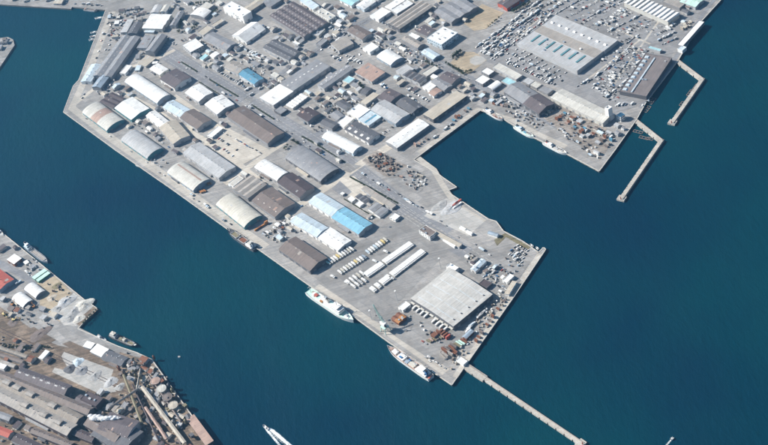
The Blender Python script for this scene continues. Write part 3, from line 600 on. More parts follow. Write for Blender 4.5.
# ---- origin (460,70)
o = (460, 70)
B("large dark barrel warehouse with a paler roof patch facing the basin", Wh, [232, 118, 440, 238, 537, 190], 8, 'gable', 5, 'A', 'pbrown', 'dgray', o, split=[(.55, 'gray'), (.45, 'pbrown')])
B("turquoise hut at the back of the large dark barrel warehouse", 'shed', [232, 62, 285, 92, 312, 66], 5, 'flat', 0, 'A', 'cyan', 'lgray', o, cat='shed')
B("little white vaulted shed near the fishing quay", Wh, [152, 98, 182, 116, 232, 78], 5, 'arch', 2.5, 'B', 'white', 'gray', o)
B("white flat house left of the little vaulted shed", 'office_building', [80, 58, 125, 82, 170, 50], 5.5, 'flat', 0, 'A', 'white', 'gray', o, cat='office', doors=False, win=2)
B("white flat house behind the fishing quay, nearest the park", 'office_building', [118, 8, 160, 32, 190, 8], 5.5, 'flat', 0, 'A', 'white', 'gray', o, cat='office', doors=False, win=1)
B("brownish flat shed right of the white houses", 'shed', [180, 48, 215, 66, 245, 42], 4.5, 'flat', 0, 'A', 'dgray', 'gray', o, cat='shed', doors=False)
B("long low shed with pale roof before the market hall", Wh, [176, 374, 312, 442, 352, 420], 5, 'flat', 0, 'A', 'offwhite', 'lgray', (460, 0))
for k, (nm, pos) in enumerate((("leftmost", (345, 62, 385, 85, 415, 62)), ("middle", (388, 82, 428, 105, 455, 82)), ("rightmost", (435, 108, 488, 135, 518, 112)))):
    B("flat pale shed between market lot and dark barrel warehouse, %s of three" % nm, 'shed', list(pos), 4.5, 'flat', 0, 'A', ['lgray', 'offwhite', 'gray'][k], 'gray', o, cat='shed', group='three flat sheds behind the dark barrel warehouse')
B("long white warehouse beside the storage yard on the east quay", Wh, [553, 97.5, 603.5, 125, 612, 114.5], 7.5, 'gable', 2.2, 'A', 'offwhite', 'offwhite')
B("slim white tower at the end of the long white warehouse", 'tower_block', [604.6, 108, 608.2, 110, 612, 107.2], 24, 'flat', 0, 'A', 'white', 'white', None, cat='tower', doors=False, units=1)
B("white and turquoise cube right of the slim white tower", 'office_building', [616.8, 115.4, 620.6, 118, 624.4, 114.6], 9, 'flat', 0, 'A', 'cyan', 'white', None, cat='office', doors=False, win=2)
# ---- fish market
mk = dict(cat='market hall', doors=False)
B("front strip of the fish market roof with blue skylight bars", 'market_hall', [516.6, 43.1, 577, 71.2, 594, 58.6], 7.5, 'flat', 0, 'A', 'lgray', 'lgray', None, units=4, **mk)
B("lower grey middle strip of the fish market", 'market_hall', [532.5, 31.5, 594.4, 58.2, 603.5, 51.4], 6.9, 'flat', 0, 'A', 'warmgray', 'lgray', None, units=2, **mk)
B("rear strip of the fish market with a row of white roof vents", 'market_hall', [541.5, 25.2, 604, 51.0, 618.2, 40.4], 7.5, 'flat', 0, 'A', 'lgray', 'lgray', None, units=0, **mk)
B("long brownish terminal with pale blue roof lanterns on the east quay", 'terminal_building', [619, 91.5, 646, 96.5, 672.5, 58], 7, 'flat', 0, 'B', 'taupe', 'dgray', None, cat='terminal', doors=False, units=3)
B("pale blue canopy at the head of the brownish terminal", 'shed', [482, 268, 555, 285, 572, 275], 5, 'flat', 0, 'A', 'cyan', 'lgray', (560, 0), cat='shed', doors=False)
B("white sawtooth-roofed hall at the top right", 'market_hall', [622, 3.2, 667.6, 21.5, 681.5, 14], 8, 'saw', 2.6, 'B', 'white', 'offwhite', None, n=11, cat='hall', doors=False)
B("white strip shed along the upper right quay", Wh, [679, 45, 684.2, 47.2, 702.5, 22], 6, 'flat', 0, 'B', 'white', 'gray')
B("pale blue hut at the end of the white strip shed", 'shed', [678, 49, 682.5, 51.2, 686, 47.4], 6, 'flat', 0, 'A', 'lblue', 'white', None, cat='shed', doors=False)
B("pale green-roofed building at the top right corner", Wh, [330, 10, 420, 40, 470, 0], 6, 'gable', 2, 'A', 'mint', 'lgray', (620, 0))
B("grey flat building between sawtooth hall and green roof", Wh, [230, 10, 330, 45, 372, 18], 5, 'flat', 0, 'A', 'warmgray', 'gray', (620, 0))
# extra roofs that fill the top edge of the view
B("pale low shed at the very top left mainland", 'shed', [300, 18, 345, 24, 360, -5], 4, 'gable', 1.5, 'A', 'beige', 'lgray', (0, 0), cat='shed')
B("grey shed at the top edge above the wide dark works", Wh, [10, 10, 60, 40, 130, -10], 6, 'gable', 2, 'B', 'gray', 'gray', (260, 0))
B("pale blue shed at the top edge right of the wide dark works", Wh, [440, 0, 510, 32, 555, 5], 6, 'gable', 2, 'A', 'cyan', 'white', (260, 0))
B("dark shed with reddish edge at the top beside the sandy lot", Wh, [215, 20, 262, 52, 350, -15], 7, 'gable', 2, 'B', 'pbrown', 'red', (460, 0))
B("white terrace roof at the top edge left of the cubic block", Wh, [196, 9, 204, 12.5, 214, 5], 5, 'flat', 0, 'A', 'offwhite', 'gray')
# ---- lower left wharf
o = (0, 220); W2 = 'wharf_shed'
B("red-roofed shed with blue eaves at the left edge", W2, [-95, 330, -4, 388, 85, 332], 7, 'gable', 2.5, 'A', 'red', 'bluegray', o, cat='shed')
B("white tunnel-roofed shed on the wharf, left of two", W2, [70, 440, 130, 490, 180, 448], 4, 'arch', 3.5, 'A', 'white', 'gray', o, cat='shed')
B("white tunnel-roofed shed on the wharf, right of two", W2, [138, 385, 200, 436, 250, 396], 4, 'arch', 3.5, 'A', 'white', 'gray', o, cat='shed')
B("white roof with rusty flank near the cargo ship on the wharf", W2, [35, 222, 78, 246, 124, 214], 6, 'mono', .8, 'B', 'white', 'rust', o, cat='shed')
B("broken white-roofed shed on the wharf road", W2, [92, 351, 102, 358.5, 107, 350], 5, 'mono', .8, 'A', 'white', 'gray', None, cat='shed')
B("white lean-to joined to the broken white-roofed shed", W2, [84, 346, 91.5, 349.5, 94, 344], 4.5, 'mono', .6, 'A', 'white', 'gray', None, cat='shed')
B("dark slate-roofed shed beside the broken white roof", W2, [102.5, 357.5, 122, 366.5, 127, 358], 5, 'gable', 1.6, 'A', 'dgray', 'gray', None, cat='shed')
o = (0, 365)
FA = 'factory_hall'
B("long grey factory roof with a dark monitor, uppermost on the wharf", FA, [85, 60, 362, 172, 395, 118], 12, 'gable', 4, 'A', 'pbrown', 'dgray', o, cat='factory', sky=(7, [-.1], 5, 2, 'lgray'))
B("purple-grey factory roof below the uppermost one", FA, [-40, 60, 490, 280, 520, 240], 11, 'gable', 3.5, 'A', 'brown', 'dgray', o, cat='factory')
B("pale factory roof with small raised monitors, upper of two", FA, [-60, 95, 420, 320, 480, 282], 11, 'gable', 3, 'A', 'sand', 'dgray', o, cat='factory')
B("pale factory roof with small raised monitors, lower of two", FA, [-60, 165, 375, 398, 425, 335], 11, 'gable', 3, 'A', 'warmgray', 'dbrown', o, cat='factory')
B("dark maroon flat block beside the uppermost factory roof", FA, [452, 190, 535, 235, 570, 185], 12, 'flat', 0, 'A', 'dbrown', 'dbrown', o, cat='factory', units=3, doors=False)
B("brown ridged factory roof near the steam plume", FA, [462, 330, 640, 430, 700, 375], 11, 'gable', 3, 'A', 'brown', 'dbrown', o, cat='factory')
B("red-tiled shed at the lower left edge", FA, [-70, 360, 45, 405, 75, 370], 6, 'gable', 2, 'A', 'red', 'gray', o, cat='shed')
B("dark ribbed roof at the bottom edge of the wharf", FA, [60, 420, 230, 500, 270, 460], 7, 'gable', 2, 'A', 'dbrown', 'gray', o, cat='factory')
B("grey roof at the lower left edge above the red-tiled shed", FA, [-70, 268, 50, 312, 75, 285], 8, 'gable', 2, 'A', 'gray', 'dgray', o, cat='factory')
B("dark roofed mill at the bottom edge left of the conveyors", FA, [90, 434, 122, 452, 144, 432], 10, 'gable', 3, 'A', 'dgray', 'dgray', None, cat='factory')
B("purple-grey gabled end block at the bottom of the wharf", FA, [100, 428, 128, 440, 137, 422], 13, 'gable', 3, 'A', 'pbrown', 'lgray', None, cat='factory')
B("white-roofed hut at the far left of the wharf yard", W2, [-6, 366, 4, 370, 8, 363], 5, 'flat', 0, 'A', 'white', 'white', None, cat='shed', doors=False)
B("long narrow white shed in the wharf railway yard", W2, [39, 358, 42.5, 360, 49, 351.5], 4, 'mono', .5, 'B', 'white', 'white', None, cat='shed', doors=False)
B("green-roofed open rack on the wharf, larger", W2, [178, 320, 192, 332, 262, 282], 3.5, 'mono', .5, 'B', 'mint', 'green', (0, 220), cat='shed', doors=False)
B("green-roofed open rack on the wharf, near the quay edge", W2, [198, 334, 212, 344, 282, 296], 3.5, 'mono', .5, 'B', 'mint', 'green', (0, 220), cat='shed', doors=False)
B("long brick-brown shed near the tanks on the wharf tip", W2, [187, 419, 206, 446, 213, 441], 5, 'mono', .6, 'A', 'salmon', 'dbrown', None, cat='shed', doors=False)
B("orange-brown plant house with a yellow roof beside the great hall", 'plant_house', [60, 325, 105, 352, 150, 318], 5, 'multi', 1.2, 'A', 'orange', 'rust', (380, 260), split=[(.45, 'rust'), (.55, 'orange')], n=2, cat='plant', units=3, doors=False)

# ---- small huts that fill the blocks
HUTC = ['white', 'lgray', 'gray', 'dgray', 'brown', 'pbrown', 'lblue', 'beige', 'warmgray', 'gray', 'offwhite', 'dbrown']
HN = dict(white='white', lgray='pale grey', gray='grey', dgray='dark', brown='brown', pbrown='dull brown', lblue='pale blue', beige='tan', warmgray='grey-brown', offwhite='off-white', dbrown='dark brown', rust='rusty')
def blocked(p, margin=0):
    for (cx, cy, an, hx, hy) in FOOT:
        dx, dy = p.x - cx, p.y - cy
        if abs(dx) > 130 or abs(dy) > 130: continue
        u = dx * math.cos(an) + dy * math.sin(an); v = -dx * math.sin(an) + dy * math.cos(an)
        if abs(u) < hx + margin and abs(v) < hy + margin: return True
    return False
def huts(quad, n, where, ang, cols=HUTC, big=1.0):
    for _ in range(n):
        u, v = random.random(), random.random()
        x = (quad[0][0] * (1 - u) + quad[1][0] * u) * (1 - v) + (quad[3][0] * (1 - u) + quad[2][0] * u) * v
        y = (quad[0][1] * (1 - u) + quad[1][1] * u) * (1 - v) + (quad[3][1] * (1 - u) + quad[2][1] * u) * v
        p = px(x, y); hx, hy = random.uniform(3, 7.5) * big, random.uniform(2.2, 4.5) * big; h = random.uniform(2.8, 5.2)
        if random.random() < .5: hx, hy = hy, hx
        if blocked(p, max(hx, hy)): continue
        c = random.choice(cols); k = random.choice(('flat', 'gable', 'mono'))
        r = thing("hut", "little %s-roofed hut %s" % (HN[c], where), "hut", (p.x, p.y, 0), ang + random.uniform(-.05, .05), "little huts " + where)
        FOOT.append((p.x, p.y, ang, hx + .5, hy + .5))
        pr = {'flat': [(-hy, h), (hy, h)], 'gable': [(-hy, h), (0, h + hy * .42), (hy, h)], 'mono': [(-hy, h), (hy, h + .9)]}[k]
        MB().prism([(-hy, 0)] + pr + [(hy, 0)], -hx, hx).build("wall", wallm(random.choice(['lgray', 'white', 'gray', 'offwhite'])), r)
        MB().prism([(y_ * 1.08, z_ + .04) for y_, z_ in pr] + [(y_ * 1.08, z_ + .3) for y_, z_ in pr[::-1]], -hx - .3, hx + .3).build("roof", roofm(c), r)
        MB().box(-.6, .6, -hy - .08, -hy + .05, .02, 2.1).build("door", wallm('dgray'), r)
AH = math.atan2(*(px(300, 279) - px(75, 120)).yx); AM = math.atan2(*(px(577, 71) - px(517, 43)).yx); AQ_ = math.atan2(*(px(79, 80) - px(106, 10)).yx) + math.pi / 2
random.seed(21)
huts([(300, 62), (352, 84), (392, 120), (300, 128)], 110, "in the cluttered block", AH)
huts([(316, 100), (350, 90), (372, 112), (330, 128)], 40, "in the cluttered block", AH)
huts([(300, 20), (350, 0), (362, 28), (318, 52)], 50, "near the upper crossroads", AH)
huts([(360, 30), (420, 30), (450, 62), (380, 62)], 50, "along the harbour road", AH)
huts([(366, 0), (440, -4), (470, 20), (430, 40)], 70, "behind the ribbed grey warehouse", AH)
huts([(390, 66), (440, 66), (446, 90), (396, 92)], 50, "in the central block", AH)
huts([(108, 12), (150, 8), (170, 30), (116, 40)], 50, "at the head of the left quay", AQ_, HUTC, 1.0)
huts([(118, 44), (150, 40), (160, 66), (124, 80)], 44, "near the tall narrow grey shed", AQ_)
huts([(150, 0), (222, 0), (222, 22), (180, 38)], 20, "round the vaulted shed", AH)
huts([(186, 44), (232, 46), (262, 72), (214, 74)], 14, "on the lot above the avenue", AH)
huts([(250, 0), (300, -6), (330, 10), (270, 8)], 16, "at the top edge above the works", AH)
huts([(96, 92), (128, 86), (180, 120), (130, 130)], 46, "between the left warehouses", AH)
huts([(140, 126), (190, 116), (240, 170), (200, 176)], 50, "between the left warehouses", AH)
huts([(476, 66), (512, 72), (540, 92), (486, 104)], 26, "behind the fishing quay", AM)
huts([(462, 78), (486, 92), (500, 104), (474, 104)], 30, "behind the fishing quay", AM)
huts([(560, 112), (600, 130), (612, 142), (596, 156)], 14, "in the east storage yard", AM, ['brown', 'rust', 'lgray', 'white', 'lblue'], .8)
huts([(610, 118), (628, 118), (622, 136), (606, 136)], 12, "below the slim white tower", AM, ['white', 'lgray', 'gray', 'brown'], .8)
huts([(660, 2), (700, 0), (694, 22), (676, 26)], 12, "at the upper right corner", AM)
huts([(460, 252), (500, 268), (512, 290), (470, 264)], 14, "on the pier lot", AH, HUTC, .7)
huts([(262, 232), (290, 216), (300, 228), (276, 244)], 10, "behind the quay", AH, HUTC, .8)
huts([(334, 192), (364, 198), (394, 218), (376, 226)], 16, "in the fenced compound", AH, ['gray', 'dgray', 'white', 'warmgray'], .8)
huts([(186, 30), (234, 40), (262, 70), (200, 72)], 60, "on the lot above the avenue", AH, HUTC, 1.2)
huts([(318, 4), (356, 14), (350, 50), (318, 46)], 60, "near the upper crossroads", AH, HUTC, 1.3)
huts([(440, 74), (470, 84), (480, 104), (452, 92)], 24, "by the long beige warehouse", AH, HUTC, 1.0)
huts([(262, 60), (300, 60), (296, 84), (262, 92)], 26, "below the dotted dark warehouse", AH, HUTC, 1.0)
huts([(230, 176), (262, 160), (286, 176), (262, 190)], 10, "between the brown warehouses", AH, HUTC, 1.0)
huts([(262, 20), (300, 40), (320, 56), (290, 66)], 24, "along the lane of the wide dark works", AH, HUTC, 1.0)
huts([(296, 140), (310, 128), (350, 156), (342, 164)], 6, "beside the avenue end", AH, HUTC, .8)
huts([(196, 96), (236, 112), (250, 126), (216, 130)], 16, "behind the white hip-roofed halls", AH, HUTC, .8)
print('HUTS', len([1 for o_ in bpy.data.objects if o_.name.startswith('hut')]))
huts([(-8, 44), (6, 40), (9, 46), (-8, 58)], 12, "on the little quay tip at the left edge", AQ_, ['dgray', 'gray', 'white', 'brown'], .8)
huts([(2, -4), (60, 0), (64, 6), (2, 2)], 14, "on the top left mainland", 0.1, ['white', 'beige', 'gray', 'lgray'], .8)
AF = math.atan2(*(px(66, 396) - px(15, 376)).yx)
WC = ['brown', 'dbrown', 'warmgray', 'beige', 'gray', 'dgray', 'rust', 'lgray']
huts([(0, 296), (36, 300), (60, 322), (0, 318)], 14, "in the wharf earth yard", AF, WC)
huts([(0, 338), (44, 346), (60, 366), (0, 372)], 12, "in the wharf rail yard", AF, WC)
huts([(0, 420), (40, 428), (110, 446), (10, 470)], 40, "between the lowest factory roofs", AF, WC)
huts([(84, 390), (126, 396), (144, 426), (100, 424)], 26, "beside the steam plume", AF, WC)
huts([(118, 356), (150, 362), (164, 384), (134, 384)], 26, "near the wharf tip", AF, WC, .9)
huts([(0, 238), (20, 250), (40, 270), (0, 262)], 14, "on the wharf near the bulk ship", AH, HUTC)
huts([(134, 388), (160, 392), (214, 450), (160, 452)], 40, "among the conveyors", AF, WC, .9)

B("long tan platform roof in the wharf rail yard, upper", FA, [-12, 345, 26, 358, 28, 355.4], 4.5, 'gable', 1, 'A', 'sand', 'gray', None, cat='shed', doors=False)
B("long brown platform roof in the wharf rail yard, middle", FA, [-14, 351, 22, 363.5, 24, 360.6], 4.5, 'gable', 1, 'A', 'brown', 'gray', None, cat='shed', doors=False)
B("long grey platform roof in the wharf rail yard, lower", FA, [-16, 357, 14, 368, 16, 365], 4.5, 'gable', 1, 'A', 'warmgray', 'gray', None, cat='shed', doors=False)
B("rust-brown shed wall to wall with the tan factory roof", FA, [30, 432, 70, 448, 74, 443], 7, 'gable', 2, 'A', 'brown', 'dbrown', None, cat='factory', doors=False)
B("long dark shed at the bottom edge beside the mill", FA, [52, 426, 92, 442, 97, 436], 7, 'gable', 2, 'A', 'dbrown', 'dbrown', None, cat='factory', doors=False)
B("brown shed below the steam plume", FA, [74, 401, 90, 409, 96, 402], 9, 'gable', 2, 'A', 'pbrown', 'dbrown', None, cat='factory', doors=False)

# ---- parts added to single buildings
def find(lbl): return next(o for o in bpy.data.objects if o.get("label", "") == lbl)
def roof_of(r): return [c for c in r.children if c.name.startswith("roof")][0]
hall = find("great pale flat hall with five skylight bands on the pier"); hr = roof_of(hall)
c, ang, LX, LY = rect((411.4, 298.6), (453.4, 327), (491.7, 294.1), 9)
for k in range(5):
    x = 0; y = -LY / 2 + LY * (k + .62) / 5.3
    z = 9 + 2.2 * 0
    for s in (-1, 1):       # one band on each slope of the low ridge (ridge runs across)
        o_ = MB().box(0, LX * .40, -.5, .5, .30, .50).build("skylight", roofm('lblue2'), hr)
        o_.location = (s * LX * .02, y, 9 + 2.2 * (1 - .04) + .05)
        o_.rotation_euler = (0, math.atan2(2.2, LX / 2), 0 if s > 0 else math.pi)
    MB().box(LX * .40, LX * .40 + 1.6, y - .8, y + .8, 9.3, 10.9).build("roof_unit", wallm('dgray'), hr)
for k in range(9):   # dock bays on the lit side
    MB().box(-LX / 2 + LX * (k + .1) / 9, -LX / 2 + LX * (k + .85) / 9, -LY / 2 - 2.6, -LY / 2 + .2, 3.6, 4.0).build("canopy", wallm('offwhite'), hall)
fm = find("front strip of the fish market roof with blue skylight bars"); fr = roof_of(fm)
c, ang, LX, LY = rect((516.6, 43.1), (577, 71.2), (594, 58.6), 7.5)
for k in range(7):
    MB().box(-LX * .38 + LX * .82 * k / 6.6, -LX * .38 + LX * .82 * k / 6.6 + 3.2, -LY * .10, LY * .44, 7.4, 8.4).build("skylight", roofm('teal'), fr)
    MB().box(-LX * .38 + LX * .82 * k / 6.6 - 4.2, -LX * .38 + LX * .82 * k / 6.6 - .05, -LY * .10, LY * .44, 7.4, 8.3).build("skylight_hood", roofm('lgray'), fr)
rm = find("rear strip of the fish market with a row of white roof vents"); rr = roof_of(rm)
c, ang, LX, LY = rect((541.5, 25.2), (604, 51.0), (618.2, 40.4), 7.5)
for k in range(8):
    x = -LX * .44 + LX * .9 * k / 7.4
    MB().prism([(-2.6, 7.4), (0, 9.7), (2.6, 7.4)], x, x + 5.0, 'A').build("roof_vent", wallm('white'), rr).location = (0, LY * -.08, 0)
tm = find("long brownish terminal with pale blue roof lanterns on the east quay"); tr = roof_of(tm)
c, ang, LX, LY = rect((619, 91.5), (646, 96.5), (672.5, 58), 7)
for k in range(9):
    y = -LY * .46 + LY * .9 * k / 8.6
    MB().prism([(-LX * .44, 6.9), (-LX * .40, 8.6), (-LX * .30, 8.6), (-LX * .26, 6.9)], y, y + LY * .052, 'B').build("roof_lantern", roofm('lblue'), tr)
MB().box(-LX * .10, -LX * .05, -LY * .47, LY * .42, 6.9, 8.2).build("skylight", roofm('lblue'), tr)
rs = find("pale factory roof with small raised monitors, lower of two")
for lbl, fr_ in (("pale factory roof with small raised monitors, lower of two", (.38, .62, .80)), ("pale factory roof with small raised monitors, upper of two", (.12, .24, .40, .66))):
    r = find(lbl); rf = roof_of(r); bb = [v.co for v in rf.data.vertices]; x0 = min(v.x for v in bb); x1 = max(v.x for v in bb); zt = max(v.z for v in bb)
    for f in fr_:
        x = x0 + (x1 - x0) * f
        MB().prism([(-4, zt - 1.2), (-4, zt + 2.2), (0, zt + 3.2), (4, zt + 2.2), (4, zt - 1.2)], x, x + 13, 'A').build("roof_monitor", roofm('warmgray'), rf)
tw = find("tall white cubic block with small windows")
c, ang, LX, LY = rect((223.5, 6.7), (242.9, 17.5), (250.5, 11.7), 15)
for x, z in ((0, 11), (.10, 10), (.13, 7.5), (.16, 5), (.20, 9), (.24, 6)):
    MB().box(LX * x, LX * x + 2.4, -LY / 2 - .12, -LY / 2 + .1, z - 1.2, z + .8).build("window", GLASS, tw)

# ------------------------------------------------------------------ breakwaters, rafts
def mole(name, pts, width, label, head=True, dz=0):
    P = [px(*p) for p in pts]; root = thing(name, label, "breakwater", (P[0].x, P[0].y, 0)); O = P[0]
    for i in range(len(P) - 1):
        a, b = P[i] - O, P[i + 1] - O; d = (b - a).normalized(); n = Vector((-d.y, d.x, 0)) * width / 2
        if i: a = a - d * width * .5
        q4 = [(a + n)[:2], (a - n)[:2], (b - n)[:2], (b + n)[:2]]
        MB().poly(q4, WATER_Z - 4, -.35 - .02 * i + dz).build("deck", G_APRON, root)
        nn = n.normalized(); w0 = nn * (width / 2 - .9); w1 = nn * (width / 2)
        MB().poly([(a + w1)[:2], (a + w0)[:2], (b + w0)[:2], (b + w1)[:2]], -.5, .75 + .01 * i).build("parapet", wallm('warmgray'), root)
        ln = (b - a).length; k = int(ln / 14); me = None
        for j in range(1, k):
            c = a + d * ln * j / k - n
            if me is None: me = MB().box(-.5, .5, -.5, .5, WATER_Z - 1, -.1).mesh("fender", TYRE)
            link("fender", me, root, (c.x, c.y, 0), math.atan2(d.y, d.x))
    if head:
        e = P[-1] - O; bm = MB(); bm.tube((e.x, e.y, -.3), (e.x, e.y, 4.5), .8, 8, 0, .5); bm.build("beacon", paint('red'), root)
        d = (P[-1] - P[-2]).normalized() * 5; n = Vector((-d.y, d.x, 0))
        c = e - d * .6
        MB().poly([(c + d + n * 1.2)[:2], (c - d + n * 1.2)[:2], (c - d - n * 1.2)[:2], (c + d - n * 1.2)[:2]], WATER_Z - 4, -.2).build("head", G_APRON, root)
mole("breakwater", [(633, 118.5), (661, 140.7), (620.7, 199)], 7, "bent breakwater below the slim white tower")
mole("breakwater", [(676, 60), (702, 79.5), (671.5, 123)], 7, "bent breakwater at the upper right by the brownish terminal")
mole("breakwater", [(463, 363.5), (582.5, 444)], 6, "long straight breakwater running to the bottom edge")
mole("pontoon", [(464.5, 365), (485, 378.5)], 10, "short wide pier root beside the long lower breakwater", False, .25)

def raft(label, c, rows, cols, cell, ang, group):
    p = px(*c, WATER_Z); r = thing("floating_raft", label, "raft", (p.x, p.y, WATER_Z + .1), ang, group)
    for i in range(rows + 1): MB().box(-cols * cell / 2, cols * cell / 2, -.45, .45, 0, .6).build("beam", wallm('brown'), r).location = (0, (i - rows / 2) * cell, 0)
    for j in range(cols + 1): MB().box(-.45, .45, -rows * cell / 2, rows * cell / 2, -.1, .5).build("beam", wallm('brown'), r).location = ((j - cols / 2) * cell, 0, 0)
angA = math.atan2(*(px(300, 279) - px(75, 120)).yx)
angB = angA + math.pi / 2
dq = px(674, 68) - px(646, 104); angQ = math.atan2(dq.y, dq.x)
for k, (c, rr, cc) in enumerate((((695, 88), 1, 4), ((690, 93), 1, 3), ((651, 101), 2, 3), ((646, 109), 2, 3), ((638, 132), 1, 3), ((644, 138), 1, 3), ((650, 139), 1, 2), ((682, 104), 1, 2))):
    raft(["square timber raft inside the upper breakwater, topmost", "square timber raft inside the upper breakwater, second from the top", "timber raft by the terminal quay, farther up", "timber raft by the terminal quay, nearer the tower",
          "timber raft inside the bent lower breakwater, nearest its root", "timber raft inside the bent lower breakwater, middle one", "timber raft inside the bent lower breakwater, nearest its elbow", "tiny timber raft near the end of the upper breakwater"][k], c, rr, cc, 5, angQ + (0 if k < 4 or k == 7 else math.pi / 2), "timber rafts behind the breakwaters")

# ------------------------------------------------------------------ ships
def hull_mb(L_, W_, fb, draft=1.0, bow=.30, stern=.82):
    m = MB(); ns = 16; rings = []
    for i in range(ns + 1):
        t = i / ns; x = -L_ / 2 + L_ * t
        wt = W_ / 2 * (1 - max(0, (t - (1 - bow)) / bow) ** 2.1) * (stern + (1 - stern) * min(1, t / .15))
        wt = max(wt, .05); sheer = fb * (1 + .55 * max(0, (t - .72) / .28) ** 2 + .12 * max(0, (.15 - t) / .15))
        b = .86 * wt if t > .7 else .93 * wt
        rings.append([(x, -wt, sheer), (x - .02 * L_ * (t ** 4), -b, 0), (x - .05 * L_ * (t ** 4), -b * .7, -draft), (x - .05 * L_ * (t ** 4), b * .7, -draft), (x - .02 * L_ * (t ** 4), b, 0), (x, wt, sheer)])
    vs = [v for r in rings for v in r]; fs = []
    for i in range(ns):
        for j in range(5): fs.append((i * 6 + j, (i + 1) * 6 + j, (i + 1) * 6 + j + 1, i * 6 + j + 1))
    fs.append(tuple(range(6))); fs.append(tuple(ns * 6 + j for j in range(5, -1, -1))); m.add(vs, fs)
    # boot topping band just above the water
    deck = MB(); dz = .35
    dv = []
    for r in rings: dv += [(r[0][0], r[0][1] * .985, r[0][2] - dz), (r[5][0], r[5][1] * .985, r[5][2] - dz)]
    deck.add(dv, [(2 * i, 2 * i + 1, 2 * i + 3, 2 * i + 2) for i in range(ns)])
    rail = MB()
    for sgn in (0, 5):
        for i in range(ns):
            a, b = Vector(rings[i][sgn]), Vector(rings[i + 1][sgn]); up_ = Vector((0, 0, .9)); inn = Vector((0, .18 if sgn == 0 else -.18, 0))
            rail.add([a, b, b + up_, a + up_, a + inn, b + inn, b + up_ + inn, a + up_ + inn], [(0, 1, 2, 3), (4, 7, 6, 5), (3, 2, 6, 7), (0, 4, 5, 1), (0, 3, 7, 4), (1, 5, 6, 2)])
    return m, deck, rail
def ship(name, label, stern, bow, W_, fb, hullc, deckc, blocks, cat="ship", holds=(), masts=(), funnel=None, extras=(), group=None, bowf=.30):
    s, b = px(*stern, WATER_Z), px(*bow, WATER_Z); c = (s + b) / 2; d = b - s; L_ = d.length
    r = thing(name, label, cat, (c.x, c.y, WATER_Z), math.atan2(d.y, d.x), group)
    m, dk, rl = hull_mb(L_, W_, fb, bow=bowf)
    m.build("hull", paint(hullc), r); dk.build("deck", mat("deck_" + deckc, PAL[deckc], .8, .12, .4, dirt=.3), r); rl.build("bulwark", paint(hullc), r)
    zd = fb - .4
    for (x0, x1, wf, z0, z1, colr) in blocks:     # superstructure tiers, fractions of length
        X0, X1 = -L_ / 2 + L_ * x0, -L_ / 2 + L_ * x1; hw = W_ * wf / 2
        k = MB(); k.prism([(-hw, zd + z0), (-hw, zd + z1 - .3), (-hw + .3, zd + z1), (hw - .3, zd + z1), (hw, zd + z1 - .3), (hw, zd + z0)], X0, X1, 'A'); bl = k.build("superstructure", paint(colr), r)
        if z1 - z0 > 2:
            g = MB(); nw = max(1, int((X1 - X0) / 2.4))
            for side in (-1, 1):
                for i in range(nw): xx = X0 + (X1 - X0) * (i + .5) / nw; y = side * hw; g.box(xx - .5, xx + .5, min(y, y + side * .06), max(y, y + side * .06), zd + z1 - 1.6, zd + z1 - .8)
            g.box(X1, X1 + .06, -hw * .85, hw * .85, zd + z1 - 1.6, zd + z1 - .8); g.build("window_band", GLASS, bl)
    for (x0, x1, wf, colr) in holds:
        X0, X1 = -L_ / 2 + L_ * x0, -L_ / 2 + L_ * x1; hw = W_ * wf / 2
        k = MB(); t = .5; z1 = zd + 1.6
        k.box(X0, X1, -hw, -hw + t, zd - .1, z1); k.box(X0, X1, hw - t, hw, zd - .1, z1); k.box(X0, X0 + t, -hw + t, hw - t, zd - .1, z1); k.box(X1 - t, X1, -hw + t, hw - t, zd - .1, z1)
        hb = k.build("hatch_coaming", paint('lgray'), r); MB().box(X0 + t, X1 - t, -hw + t, hw - t, zd + .02, zd + .7).build("cargo", mat("cargo_" + colr, PAL[colr], .9, .3, .5, dirt=.5), hb)
    for (x, h_) in masts:
        X = -L_ / 2 + L_ * x; k = MB(); k.tube((X, 0, zd), (X, 0, zd + h_), .45, 6, 0, .25); k.box(X - .2, X + .2, -W_ * .22, W_ * .22, zd + h_ * .72, zd + h_ * .72 + .35); k.tube((X, 0, zd + h_ * .5), (X + L_ * .10, 0, zd + h_ * .9), .22, 5); k.build("mast", paint('offwhite'), r)
    if funnel:
        x, y, h_, colr = funnel; X = -L_ / 2 + L_ * x; k = MB(); k.prism([(y - 1.5, zd), (y - 1.5, zd + h_), (y + 1.5, zd + h_), (y + 1.5, zd)], X - 1.8, X + 1.8, 'A'); f = k.build("funnel", paint(colr), r)
        MB().box(X - 1.85, X + 1.85, y - 1.55, y + 1.55, zd + h_ - .1, zd + h_ + .8).build("funnel_cap", paint('black'), f)
    for (x, y, sx, sy, z0, z1, colr) in extras:
        X = -L_ / 2 + L_ * x; k = MB(); k.prism([(y * W_ - sy, zd + z0), (y * W_ - sy * .9, zd + z1), (y * W_ + sy * .9, zd + z1), (y * W_ + sy, zd + z0)], X - sx, X + sx, 'A'); k.build("deck_gear", paint(colr), r)
    return r
ship("cargo_ship", "small dark grey cargo ship with open rust-red holds at the quay", (256, 250.5), (228, 231), 12.5, 3.6, 'dgray', 'dgray',
     [(.05, .26, .82, 0, 3, 'white'), (.08, .22, .7, 3, 5.6, 'white'), (.10, .19, .55, 5.6, 8, 'offwhite')], holds=((.33, .54, .72, 'rust'), (.60, .82, .70, 'olive')), masts=((.57, 11), (.90, 9)), funnel=(.07, 0, 9, 'bluegray'), extras=((.29, .2, 1.5, 1.2, 0, 2, 'lgray'), (.93, 0, 2, 1.5, 0, 1.6, 'gray')))
